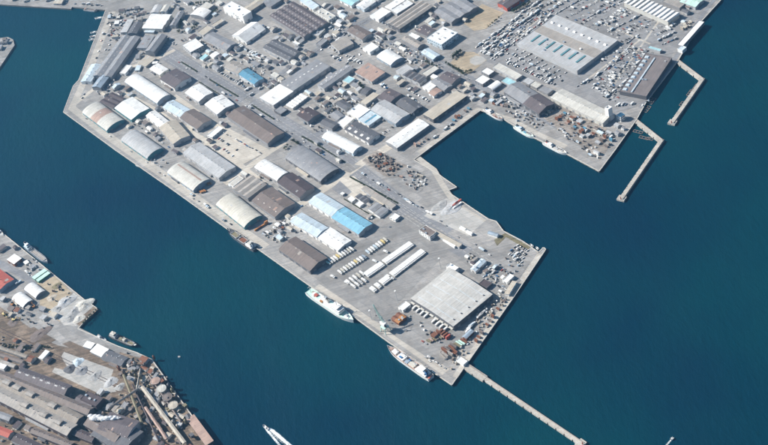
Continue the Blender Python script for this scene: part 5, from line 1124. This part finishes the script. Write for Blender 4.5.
RU = ['rust', 'rust', 'rust', 'salmon', 'brown', 'brown', 'blue', 'warmgray']
sg = "containers in the east storage yard"
for (a, b, n) in (((564, 126), (576, 117), 6), ((572, 130), (584, 121), 6), ((580, 134), (592, 125), 6), ((589, 138), (600, 129), 6), ((598, 146), (606, 137), 5), ((556, 121), (566, 113), 5), ((604, 150), (612, 140), 5)):
    containers(a, b, n, AM, RU, "in the east storage yard", sg, .8, .25, 6.1)
containers((433, 338.4), (439.5, 333), 5, angA, ['rust', 'red', 'rust'], "in the red block below the great hall", "red containers below the great hall", 1, .1, 8, 1)
containers((440.5, 332.6), (449, 338.6), 7, angB, ['rust', 'red'], "in the red block below the great hall", "red containers below the great hall", 1, .1, 8, 1)
containers((428, 342), (446, 336), 7, angA + .1, ['brown', 'beige', 'salmon', 'olive'], "left of the red container block", "mixed containers on the lower pier yard", .9, .6, 8)
containers((444, 352), (462, 344), 8, angA, ['rust', 'rust', 'brown', 'olive'], "near the lower pier corner", "mixed containers on the lower pier yard", .9, .4, 12.2, .5)
containers((442, 358), (456, 352), 6, angA, ['rust', 'brown', 'salmon', 'warmgray'], "near the lower pier corner", "mixed containers on the lower pier yard", .9, .4, 12.2, .4)
containers((458, 345), (468, 340), 4, angA, ['mint', 'blue', 'rust', 'cyan'], "near the lower pier corner", "mixed containers on the lower pier yard", 1, .3, 12.2, 0)
containers((472, 348), (516, 284), 16, angA, ['rust', 'brown', 'brown'], "along the pier's east quay", "brown containers on the east quay", .6, .5, 6.1, .3)
containers((366, 160), (382, 155), 7, angA, ['brown', 'rust', 'warmgray', 'beige'], "in the brown scrap yard", "containers in the scrap yards", .7, 1.2, 6.1)
containers((378, 168), (396, 160), 7, angA, ['brown', 'rust', 'rust', 'warmgray'], "in the brown scrap yard", "containers in the scrap yards", .8, 1.2, 6.1)
containers((384, 172), (398, 168), 5, angA, ['rust', 'brown', 'rust'], "in the brown scrap yard", "containers in the scrap yards", .8, 1.2, 6.1)
containers((400, 178), (424, 176), 8, angA + .3, ['brown', 'beige', 'warmgray', 'salmon'], "in the grey yard by the basin", "containers in the scrap yards", .7, 2, 6.1)
containers((405, 172), (413, 172), 3, angA, ['beige', 'salmon', 'warmgray'], "in the grey yard by the basin", "containers in the scrap yards", .9, 1, 6.1)
containers((454, 206), (460, 201), 2, angB, ['red', 'red'], "flying bright on the basin gravel", "red containers by the gravel lot", 1, .2, 12.2, 0)
containers((455, 208), (460, 204.5), 2, angB, ['white', 'dblue'], "beside the red ones on the basin gravel", "containers by the gravel lot", 1, .2, 12.2, 0)
containers((204, 186), (212, 184), 4, angA, ['orange', 'rust', 'rust'], "beside the red-striped arched warehouse", "rusty containers behind the arches", 1, .5, 6.1)
containers((200, 193), (206, 191), 3, angA, ['orange', 'rust'], "on the quay by the red-striped arched warehouse", "rusty containers behind the arches", 1, .5, 6.1)
containers((255, 231), (268, 223), 4, angB, ['rust', 'orange', 'brown'], "beside the cream arched warehouse", "rusty containers behind the quay", .9, .5, 6.1)
containers((270, 233), (284, 228), 6, angA, ['brown', 'rust', 'warmgray'], "in the lot above the dark brown quay warehouse", "rusty containers behind the quay", .8, .5, 6.1)
containers((492, 104), (512, 108), 7, angA, ['salmon', 'brown', 'beige', 'rust'], "behind the fishing boats", "containers on the basin quay", .8, 1, 6.1)
containers((545, 116), (562, 106), 6, angA, ['rust', 'brown', 'beige'], "beside the long white warehouse", "containers on the basin quay", .7, 1, 6.1)
containers((452, 122), (470, 108), 6, angA, ['salmon', 'rust', 'blue', 'brown'], "beside the long beige warehouse", "containers on the inner quay", .8, 1, 6.1)
containers((410, 150), (428, 138), 5, angA, ['brown', 'salmon', 'warmgray'], "beside the long white basin warehouse", "containers on the inner quay", .7, 1, 6.1)
containers((684, 26), (692, 22), 4, angA, ['beige', 'salmon', 'cream'], "near the white strip shed", "containers at the upper right", 1, .8, 6.1)
containers((681, 30), (690, 26), 4, angA, ['beige', 'orange', 'cream'], "near the white strip shed", "containers at the upper right", 1, .8, 6.1)
# pallet stacks along the lanes
pal = MB()
for i in range(5): pal.box(-.6, .6, -.5 + .01 * i, .5 - .01 * i, .3 * i, .3 * i + .2, 0)
for i in range(5):
    for y in (-.4, 0, .4): pal.box(-.55, .55, y - .05, y + .05, .3 * i + .2, .3 * i + .3, 0)
PALM = {c: None for c in ('beige', 'white', 'lgray', 'bluegray', 'brown', 'dgray')}
for c in PALM: mm_ = MB(); mm_.v, mm_.f, mm_.m = [(x * 1.6, y * 1.6, z * 1.4) for x, y, z in pal.v], list(pal.f), list(pal.m); PALM[c] = mm_.mesh("pallet_stack", mat("pallet_" + c, PAL[c], .9, .2, .8))
def stacks(quad, n, where, cols=('beige', 'white', 'lgray', 'bluegray', 'brown', 'dgray')):
    for _ in range(int(n * (1.9 if quad[0][1] < 130 else 1))):
        u, v = random.random(), random.random()
        x = (quad[0][0] * (1 - u) + quad[1][0] * u) * (1 - v) + (quad[3][0] * (1 - u) + quad[2][0] * u) * v
        y = (quad[0][1] * (1 - u) + quad[1][1] * u) * (1 - v) + (quad[3][1] * (1 - u) + quad[2][1] * u) * v
        p = px(x, y)
        if blocked(p) or any((p - o_).length < 2.4 for o_ in VPOS): continue
        VPOS.append(p); c = random.choice(cols); nm = {'beige': 'tan', 'lgray': 'pale grey', 'dgray': 'dark', 'bluegray': 'blue-grey'}.get(c, c)
        PALS.append((p, c, angA + random.choice((0, math.pi / 2)) + random.uniform(-.2, .2), (random.uniform(.8, 1.6), random.uniform(.8, 1.5), random.uniform(.7, 1.6)), "%s stack of pallets %s" % (nm, where), "pallet stacks " + where))
stacks([(318, 105), (350, 92), (392, 118), (352, 130)], 110, "in the cluttered block")
stacks([(296, 118), (330, 112), (340, 128), (322, 140)], 26, "in the cluttered block")
stacks([(366, 104), (384, 96), (396, 104), (380, 112)], 14, "in the central block")
stacks([(238, 195), (262, 170), (285, 178), (262, 198)], 22, "between the brown warehouses")
stacks([(262, 232), (284, 220), (300, 232), (276, 246)], 24, "behind the quay")
stacks([(96, 92), (112, 84), (128, 100), (112, 108)], 24, "beside the rust-patched arch")
stacks([(152, 132), (166, 128), (184, 144), (170, 150)], 22, "in the debris-filled yard")
stacks([(145, 152), (158, 150), (168, 166), (158, 170)], 14, "between the arched warehouses")
stacks([(392, 176), (408, 166), (430, 182), (416, 192)], 44, "in the grey yard by the basin")
stacks([(364, 160), (380, 152), (404, 166), (388, 176)], 75, "in the brown scrap yard", ('brown', 'beige', 'dgray', 'brown'))
stacks([(560, 116), (572, 110), (610, 132), (600, 146)], 14, "in the east storage yard", ('brown', 'beige', 'dgray', 'white', 'bluegray'))
stacks([(545, 124), (560, 122), (600, 150), (598, 160)], 14, "in the east storage yard", ('brown', 'beige', 'dgray', 'white', 'bluegray'))
stacks([(486, 98), (500, 94), (530, 116), (520, 124)], 22, "on the basin quay")
stacks([(520, 112), (534, 116), (546, 124), (536, 130)], 10, "on the basin quay")
stacks([(470, 256), (500, 276), (496, 288), (462, 262)], 30, "on the pier lot")
stacks([(496, 262), (512, 254), (524, 266), (508, 284)], 26, "on the pier lot")
stacks([(470, 322), (500, 294), (510, 296), (466, 356)], 60, "behind the great hall", ('beige', 'beige', 'white', 'brown'))
stacks([(404, 312), (420, 322), (452, 346), (440, 352)], 14, "on the lower pier yard")
stacks([(440, 352), (462, 346), (468, 356), (452, 374)], 24, "near the lower pier corner", ('beige', 'brown', 'olive' if False else 'brown', 'white'))
stacks([(300, 30), (330, 20), (360, 40), (340, 56)], 26, "near the upper crossroads")
stacks([(372, 10), (400, 2), (424, 30), (390, 34)], 24, "behind the ribbed grey warehouse")
stacks([(236, 58), (262, 66), (290, 84), (262, 92)], 20, "below the turquoise-blue roof")
stacks([(120, 40), (150, 34), (160, 56), (140, 62)], 18, "near the tall narrow grey shed")
stacks([(100, 72), (118, 62), (130, 72), (110, 84)], 12, "beside the long grey skylit shed")
stacks([(180, 40), (200, 36), (236, 60), (206, 62)], 40, "on the lot above the avenue")
stacks([(366, 32), (420, 52), (440, 66), (380, 62)], 60, "along the harbour road")
stacks([(108, 14), (140, 10), (130, 40), (112, 44)], 40, "at the head of the left quay")
stacks([(640, 104), (646, 96), (650, 100), (644, 108)], 4, "on the terminal apron")
stacks([(22, 262), (36, 258), (48, 276), (30, 276)], 14, "on the wharf", ('white', 'lgray', 'dgray'))
stacks([(46, 282), (62, 284), (72, 298), (52, 304)], 18, "in the sandy wharf yard", ('brown', 'dgray', 'beige'))
stacks([(0, 300), (20, 296), (60, 322), (40, 335)], 20, "in the wharf earth yard", ('brown', 'beige', 'dgray'))
stacks([(0, 336), (40, 344), (50, 366), (0, 360)], 30, "in the wharf earth yard", ('brown', 'dgray', 'lgray'))
stacks([(0, 425), (50, 436), (60, 450), (0, 446)], 24, "between the lowest factory roofs", ('brown', 'dgray', 'beige', 'white'))
stacks([(126, 352), (148, 362), (160, 384), (136, 380)], 34, "near the wharf tip", ('brown', 'dgray', 'beige', 'lgray'))
stacks([(150, 376), (165, 372), (212, 440), (190, 444)], 26, "beside the oil tanks", ('brown', 'brown', 'dgray'))
stacks([(130, 384), (146, 380), (186, 444), (150, 444)], 50, "under the conveyors", ('brown', 'brown', 'dgray', 'beige'))
stacks([(88, 400), (130, 392), (145, 430), (125, 432)], 30, "beside the steam plume", ('brown', 'dgray', 'beige'))

# the 290 nearest cars and pallet stacks stand as things, the rest join one mass each
def joined(name, items, label, cat):
    m = MB(); mats = []
    for me, M in items:
        mi = []
        for k in me.materials:
            if k not in mats: mats.append(k)
            mi.append(mats.index(k))
        o_ = len(m.v); m.v += [tuple(M @ v.co) for v in me.vertices]
        for f in me.polygons: m.f.append(tuple(i + o_ for i in f.vertices)); m.m.append(mi[f.material_index])
    tag(m.build(name, mats), label, cat, kind="stuff")
near = lambda p: (p - CAM).length
CARS.sort(key=lambda t: near(t[0]))
for p, rz, c, where, group in CARS[:290]: tag(link("car", car_mesh(c), None, (p.x, p.y, .32), rz), "small %s car parked %s" % (CNAME[c], where), "car", group)
if CARS[290:]: joined("distant_cars", [(car_mesh(c), Matrix.Translation((p.x, p.y, .32)) @ Matrix.Rotation(rz, 4, 'Z')) for p, rz, c, w_, g_ in CARS[290:]], "mass of far parked cars in the upper part of the port", "cars")
PALS.sort(key=lambda t: near(t[0]))
for p, c, rz, sc3, lb, g_ in PALS[:290]:
    ob = tag(link("pallet_stack", PALM[c], None, (p.x, p.y, .3), rz), lb, "pallets", g_); ob.scale = sc3
if PALS[290:]: joined("distant_pallets", [(PALM[c], Matrix.Translation((p.x, p.y, .3)) @ Matrix.Rotation(rz, 4, 'Z') @ Matrix.Diagonal((*sc3, 1))) for p, c, rz, sc3, lb, g_ in PALS[290:]], "mass of far pallet stacks in the upper port yards", "pallets")

# ------------------------------------------------------------------ trees and hedges
LEAF = [mat("leaf_%d" % i, c, .8, .35, .8) for i, c in enumerate(((.045, .065, .025), (.06, .08, .03), (.035, .05, .025)))]
BARK = mat("bark", (.10, .075, .05), .95, .2, 1)
def tree_meshes(i):
    random.seed(50 + i); m = MB()
    for _ in range(26):
        c = Vector((random.gauss(0, 1.1), random.gauss(0, 1.1), 3.6 + random.uniform(-1.3, 1.7)))
        for _ in range(9):
            d = Vector((random.gauss(0, 1), random.gauss(0, 1), random.gauss(0, 1))).normalized(); p = c + d * random.uniform(.3, .95); a = d.orthogonal().normalized() * random.uniform(.25, .45); b = d.cross(a)
            m.add([p - a, p - b, p + a, p + b], [(0, 1, 2, 3)], 0)
    t = MB(); t.tube((0, 0, 0), (0, 0, 3), .22, 6, 0, .14)
    for k in range(4): an = k * 1.6 + i; t.tube((0, 0, 2 + .2 * k), (math.cos(an) * 1.2, math.sin(an) * 1.2, 3.8 + .2 * k), .1, 4, 0, .04)
    return m.mesh("crown", LEAF[i]), t.mesh("trunk", BARK)
TR = [tree_meshes(i) for i in range(3)]; random.seed(91)
def tree(x, y, label, group, s=1.0):
    p = px(x, y)
    if blocked(p): return
    r = thing("tree", label, "tree", (p.x, p.y, 0), random.uniform(0, 6), group); k = random.choice(TR); link("crown", k[0], r); link("trunk", k[1], r)
    s *= random.uniform(.8, 1.25); r.scale = (s, s, s * random.uniform(.85, 1.1))
def trees(a, b, n, label, group, s=1.0, j=.6):
    for i in range(n): t = (i + .5) / n; tree(a[0] + (b[0] - a[0]) * t + random.uniform(-j, j), a[1] + (b[1] - a[1]) * t + random.uniform(-j, j), label + (", %s in its row" % ORD[i] if n > 1 else ""), group, s)
pg = "trees round the sandy park"
trees((446, 64), (464, 74.5), 10, "dark green tree along the lower edge of the sandy park", pg, 1.0)
trees((452, 60), (462, 51), 7, "dark green tree along the left edge of the sandy park", pg, 1.1)
trees((455, 57), (459, 54), 4, "dark green tree along the left edge of the sandy park", pg, 1.2)
trees((466, 74), (472, 71), 4, "dark green tree at the lower corner of the sandy park", pg, 1.0)
trees((513, 13), (531, 3), 12, "dark green tree between the sandy lot and market lot", "trees beside the market lot", 1.0)
trees((488, 28), (500, 18), 6, "low tree on the rim of the sandy lot", "trees beside the market lot", .7)
trees((179, 34), (184, 12), 12, "dark green tree in the row left of the vaulted shed", "trees round the vaulted shed", 1.0)
trees((182, 34), (198, 27), 9, "dark green tree in the row below the vaulted shed", "trees round the vaulted shed", .9)
trees((204, 20), (218, 10), 9, "dark green tree right of the vaulted shed", "trees round the vaulted shed", .9)
trees((190, 6), (216, 2), 10, "dark green tree in the top edge row above the vaulted shed", "trees round the vaulted shed", .9)
trees((358, 84), (366, 92), 8, "dark green tree among the sheds of the cluttered block", "trees in the cluttered block", 1.1, 1.5)
trees((292, 140), (300, 146), 5, "dark green tree at the end of the huge brown warehouse", "trees by the avenue", .9)
trees((280, 34), (300, 44), 8, "low tree along the lane of the wide dark works", "trees by the works", .7)
trees((424, 62), (438, 68), 6, "small tree beside the pale blue gabled shop", "trees by the harbour road", .7)
trees((50, 308), (94, 326), 0, "", "")
trees((83, 324), (96, 311), 9, "scrubby bush on the head of the gravel wharf", "bushes on the wharf head", .7, 1)
trees((30, 349), (52, 348), 10, "dark bush along the wharf rail yard", "bushes in the rail yard", .8, 1)
trees((2, 347), (30, 349), 12, "dark bush along the wharf rail yard", "bushes in the rail yard", .8, 1)
trees((284, 150), (289, 146), 3, "dark green tree at the end of the huge brown warehouse", "trees by the avenue", .9)
HEDGE = mat("hedge_leaf", (.035, .045, .022), .9, .4, .5)
def hedge(label, a, b, w_=2.2, h_=1.3):
    A, B_ = px(*a), px(*b); d = B_ - A; L_ = d.length; c = (A + B_) / 2; m = MB(); n = int(L_ / 2.0)
    for i in range(n):
        x = -L_ / 2 + L_ * (i + .5) / n
        if random.random() < .06: continue
        s = random.uniform(.85, 1.2); hh = h_ * random.uniform(.7, 1.25); y = random.uniform(-.2, .2)
        m.add([(x - 1.1, y - w_ / 2 * s, 0), (x + 1.1, y - w_ / 2 * s, 0), (x + 1.1, y + w_ / 2 * s, 0), (x - 1.1, y + w_ / 2 * s, 0), (x - .6, y - w_ / 3 * s, hh), (x + .7, y - w_ / 3 * s, hh), (x + .6, y + w_ / 3 * s, hh), (x - .7, y + w_ / 3 * s, hh)], [(4, 5, 6, 7), (0, 1, 5, 4), (1, 2, 6, 5), (2, 3, 7, 6), (3, 0, 4, 7)])
    o_ = m.build("median_hedge", HEDGE); o_.location = (c.x, c.y, .25); o_.rotation_euler.z = math.atan2(d.y, d.x)
    tag(o_, label, "hedge", "median hedges of the avenue")
hedge("dark median hedge at the upper left end of the avenue", (181.7, 62.4), (197.4, 72))
hedge("dark median hedge beside the white hip-roofed halls", (210, 80), (238, 96.7))
hedge("dark median hedge above the huge brown warehouse", (251.6, 105), (274, 119.4))
hedge("dark median hedge by the avenue end of the white barrel warehouse", (302, 136.5), (324, 149))
hedge("dark median hedge above the big grey barrel-roofed warehouse", (309, 140), (345, 162.5), 1.6)
hedge("scruffy verge hedge along the fenced compound", (350, 177), (398, 203.5), 3, 1.2)
hedge("dark kerb hedge beside the left white hip-roofed hall", (199, 82), (222, 96), 1.4, 1)
hedge("dark verge hedge along the grey roofs of the cluttered block", (374, 217), (344, 199), 1.4, 1.2)

# ------------------------------------------------------------------ wharf plant: piles, conveyors, rails, plume
def pile(label, x, y, rad, h_, colr, group, el=1.0):
    colr = {"white": "offwhite", "offwhite": "lgray", "lgray": "gravel"}.get(colr, colr); p = px(x, y); m = MB(); nr, na = 12, 40; vs = []
    for i in range(nr + 1):
        for j in range(na):
            a = 2 * math.pi * j / na; rr = rad * i / nr * (1 + .12 * math.sin(3 * a + x) + random.uniform(-.04, .04)); vs.append((rr * math.cos(a) * el, rr * math.sin(a), h_ * .42 * max(0, 1 - (i / nr) ** 1.25) * random.uniform(.86, 1.1) * (1 + .22 * math.sin(2 * a + 3 * i / nr + y)) - (.3 if i == nr else 0)))
    m.add(vs, [(i * na + j, (i + 1) * na + j, (i + 1) * na + (j + 1) % na, i * na + (j + 1) % na) for i in range(nr) for j in range(na)])
    o_ = m.build("gravel_pile", mat("pile_" + colr, PAL[colr], 1, .3, .25, dirt=.7)); o_.location = (p.x, p.y, .25); o_.rotation_euler.z = angB
    tag(o_, label, "gravel pile", group)
gp = "gravel piles on the wharf"
for a in (("big white gravel heap at the wharf's quay edge", 84, 305, 11, 7, 'white', gp, 1.5), ("white gravel heap next to the tunnel sheds side", 66, 302, 11, 7, 'offwhite', gp, 1.6), ("pale gravel heap in the middle of the gravel yard", 74, 312, 9, 6, 'lgray', gp, 1.5), ("grey gravel heap low in the gravel yard", 70, 318, 9, 5, 'lgray', gp, 1.3), ("small pale heap left in the gravel yard", 58, 309, 7, 4.5, 'lgray', gp, 1.2), ("white heap near the grassy wharf head", 79, 319, 8, 4.5, 'white', gp, 1.3),
          ("slate-dark heap beside the rail bed", 70, 369, 9, 6, 'dgray', gp, 1.1), ("grey heap second along the rail bed", 82, 371, 9, 6, 'gray', gp, 1.1), ("white heap with bluish side by the rail bed", 78, 362, 8, 6, 'lblue', gp, 1.2), ("pale heap third along the rail bed", 95, 376, 9, 5, 'lgray', gp, 1.3), ("white heap beside the conveyors", 111, 382, 9, 6, 'offwhite', gp, 1.3), ("small white heap under the conveyors", 120, 387, 7, 5, 'lgray', gp, 1.2),
          ("tan sand heap near the tunnel sheds", 52, 298, 7, 3, 'beige', gp, 1.3), ("brown earth heap in the sandy yard", 57, 286, 7, 3.5, 'olive', gp, 1.2), ("orange earth heap with digger marks on the wharf", 14, 322, 8, 3, 'brown', gp, 1.4), ("brown spoil heap in the wharf earth yard", 40, 334, 10, 3, 'brown', gp, 2.0)): pile(*a)
pile("pale gravel heap on the basin gravel lot", 452, 208, 12, 5, 'offwhite', "gravel heaps on the pier", 1.6)
pile("smaller pale gravel heap on the basin gravel lot", 440, 206, 9, 3.5, 'lgray', "gravel heaps on the pier", 1.6)
def conveyor(label, a, b, z0, z1, w_=3.2, colr='beige'):
    A, B_ = px(*a), px(*b); r = thing("conveyor", label, "conveyor", (A.x, A.y, 0), 0, "conveyor galleries of the wharf plant"); d = B_ - A; L_ = d.length; u = d.normalized(); n = Vector((-u.y, u.x, 0)) * w_ / 2
    m = MB(); vs = []
    for P, z in ((Vector((0, 0, 0)), z0), (d, z1)): vs += [P + n + Vector((0, 0, z)), P - n + Vector((0, 0, z)), P - n + Vector((0, 0, z + 2)), P + Vector((0, 0, z + 2.8)), P + n + Vector((0, 0, z + 2))]
    m.add(vs, [tuple(range(5)), tuple(range(9, 4, -1))] + [(i, i + 5, (i + 1) % 5 + 5, (i + 1) % 5) for i in range(5)]); m.build("gallery", roofm(colr), r)
    k = max(2, int(L_ / 18))
    for i in range(k + 1):
        c = d * (i / k); z = z0 + (z1 - z0) * i / k
        for s_ in (-1, 1): MB().tube((c.x + n.x * s_, c.y + n.y * s_, 0), (c.x + n.x * s_ * .8, c.y + n.y * s_ * .8, z + .1), .3, 5).build("trestle", paint('brown'), r)
conveyor("tan conveyor gallery left of the oil tanks, widest", (144, 391), (186, 446), 8, 5, 5.5, 'beige')
conveyor("tan conveyor gallery descending beside the gravel yard", (126, 380), (144, 428), 10, 7, 3.5, 'olive')
conveyor("brown conveyor gallery parallel to the widest one", (147, 411), (168, 442), 7, 5, 4, 'salmon')
conveyor("thin diagonal conveyor rising to the mill", (112.5, 415), (141, 393), 14, 9, 2.2, 'warmgray')
conveyor("thin conveyor crossing near the wharf tip", (139, 394), (142, 372), 9, 6, 2, 'beige')
conveyor("short dark conveyor below the steam plume", (124, 424), (142, 408), 11, 7, 1.8, 'brown')
conveyor("brown pipe gallery beside the oil tanks", (150, 378), (182, 424), 5, 4, 2.4, 'brown')
conveyor("dark pipe gallery at the plant's inner edge", (134, 388), (160, 444), 6, 5, 2.4, 'dbrown')
for k, (a, b) in enumerate((((-5, 325.5), (168, 409)), ((-5, 329), (160, 408)))):
    A, B_ = px(*a), px(*b); d = B_ - A
    o_ = MB().box(0, d.length, -.35, .35, 0, .45).build("rail_track", wallm('dbrown')); o_.location = (A.x, A.y, .34); o_.rotation_euler.z = math.atan2(d.y, d.x); o_["kind"] = "structure"
def plant_unit(x, y, k):
    p = px(x, y)
    if blocked(p): return
    c = random.choice(['brown', 'rust', 'olive', 'warmgray', 'beige', 'dbrown', 'dgray'])
    r = thing("plant_unit", ["small %s hopper of the wharf plant %s", "small %s vertical vessel of the wharf plant %s", "small pump house with %s walls in the wharf plant %s"][k] % (dict(brown="brown", rust="rusty", olive="olive", warmgray="grey-brown", beige="tan", dbrown="dark brown", dgray="dark grey")[c], "near the wharf tip" if y < 378 else "by the oil tanks" if x > 158 else "beside the conveyors" if x > 140 else "beside the steam plume"), "plant unit", (p.x, p.y, .3), angA + random.uniform(-.3, .3), "small plant units among the conveyors")
    s = random.uniform(.8, 1.5)
    if k == 0: MB().prism([(-.6, 2), (-2, 5.5), (2, 5.5), (.6, 2)], -2, 2, 'A').build("hopper", roofm(c), r); [MB().tube((sx * 1.8, sy * 1.8, 0), (sx * 1.8, sy * 1.8, 5), .2, 4).build("leg", paint('brown'), r) for sx in (-1, 1) for sy in (-1, 1)]
    elif k == 1: MB().tube((0, 0, 0), (0, 0, 6), 1.6, 12).build("shell", roofm(c), r); MB().tube((0, 0, 6), (0, 0, 7.2), 1.6, 12, 0, .3).build("dome", roofm(c), r)
    else: MB().box(-3, 3, -2.2, 2.2, 0, 3).build("wall", wallm(c), r); MB().prism([(-2.5, 3), (0, 4.2), (2.5, 3)], -3.2, 3.2, 'A').build("roof", roofm(random.choice(['brown', 'warmgray', 'beige', 'dgray'])), r)
    r.scale = (s, s, s)
for _ in range(70): u = random.random(); v = random.random(); plant_unit(128 + 62 * u + 16 * v, 368 + 76 * u - 12 * v, random.randrange(3))
for _ in range(26): plant_unit(random.uniform(118, 156), random.uniform(358, 378), random.randrange(3))
for _ in range(20): plant_unit(random.uniform(92, 140), random.uniform(396, 440), random.randrange(3))
# yellow excavators on the wharf
for k, (x, y, lb) in enumerate(((4.5, 315, "yellow excavator at the left edge of the wharf yard"), (14.5, 320.5, "yellow excavator beside the orange earth heap"), (13, 305, "orange excavator near the tunnel sheds"), (34, 307, "orange excavator right of the tunnel sheds"))):
    p = px(x, y); r = thing("excavator", lb, "excavator", (p.x, p.y, .3), angA + k, "diggers on the wharf"); c = paint('yellow' if k < 2 else 'orange')
    for s_ in (-1, 1): MB().prism([(-.35, .2), (-.35, 1), (.35, 1), (.35, .2)], -2, 2, 'A').build("track", TYRE, r).location = (0, s_ * 1.2, 0)
    MB().box(-2.2, 1.5, -1.4, 1.4, 1.1, 2.4).build("body", c, r); MB().box(-.2, 1.5, .2, 1.4, 2.4, 3.4).build("cabin", GLASS, r)
    MB().tube((1.2, -.4, 2), (4, -.4, 5), .35, 5).tube((4, -.4, 5), (6.5, -.4, 2), .28, 5).box(6, 7.2, -1, .2, .9, 2.2).build("arm", c, r); r.scale = (1.4, 1.4, 1.4)
# steam plume
random.seed(5); A, B_ = px(90, 417.5, 16), px(119, 418.5, 16); bm = bmesh.new()
for i in range(40):
    t = (i / 39) ** .9; c = A.lerp(B_, t); s = (1.6 + 2.6 * math.sin(math.pi * min(1, .25 + t * .8))) * random.uniform(.75, 1.15)
    bmesh.ops.create_icosphere(bm, subdivisions=2, radius=1, matrix=Matrix.Translation(c + Vector((random.uniform(-2, 2), random.uniform(-2.5, 2.5), random.uniform(-1, 2)))) @ Matrix.Diagonal((s * 1.2, s * .8, s * .6, 1)))
me = bpy.data.meshes.new("steam"); bm.to_mesh(me); bm.free()
sm = bpy.data.materials.new("steam_cloud"); sm.use_nodes = True; N = sm.node_tree.nodes; b_ = N["Principled BSDF"]; b_.inputs["Base Color"].default_value = (.9, .9, .9, 1); b_.inputs["Roughness"].default_value = 1; b_.inputs["Specular IOR Level"].default_value = 0
b_.inputs["Subsurface Weight"].default_value = .6; b_.inputs["Subsurface Radius"].default_value = (3, 3, 3)
tc_ = N.new("ShaderNodeTexCoord"); nn_ = N.new("ShaderNodeTexNoise"); nn_.inputs["Scale"].default_value = .35; nn_.inputs["Detail"].default_value = 6
sm.node_tree.links.new(tc_.outputs["Object"], nn_.inputs["Vector"]); rg_ = N.new("ShaderNodeMapRange"); rg_.inputs[1].default_value = .3; rg_.inputs[2].default_value = .7; rg_.inputs[3].default_value = .25; rg_.inputs[4].default_value = .95
sm.node_tree.links.new(nn_.outputs[0], rg_.inputs[0]); sm.node_tree.links.new(rg_.outputs[0], b_.inputs["Alpha"])
me.materials.append(sm)
for p_ in me.polygons: p_.use_smooth = True
st = bpy.data.objects.new("steam_plume", me); COL.objects.link(st); tag(st, "white steam plume drifting over the factory roofs", "steam", kind="stuff")
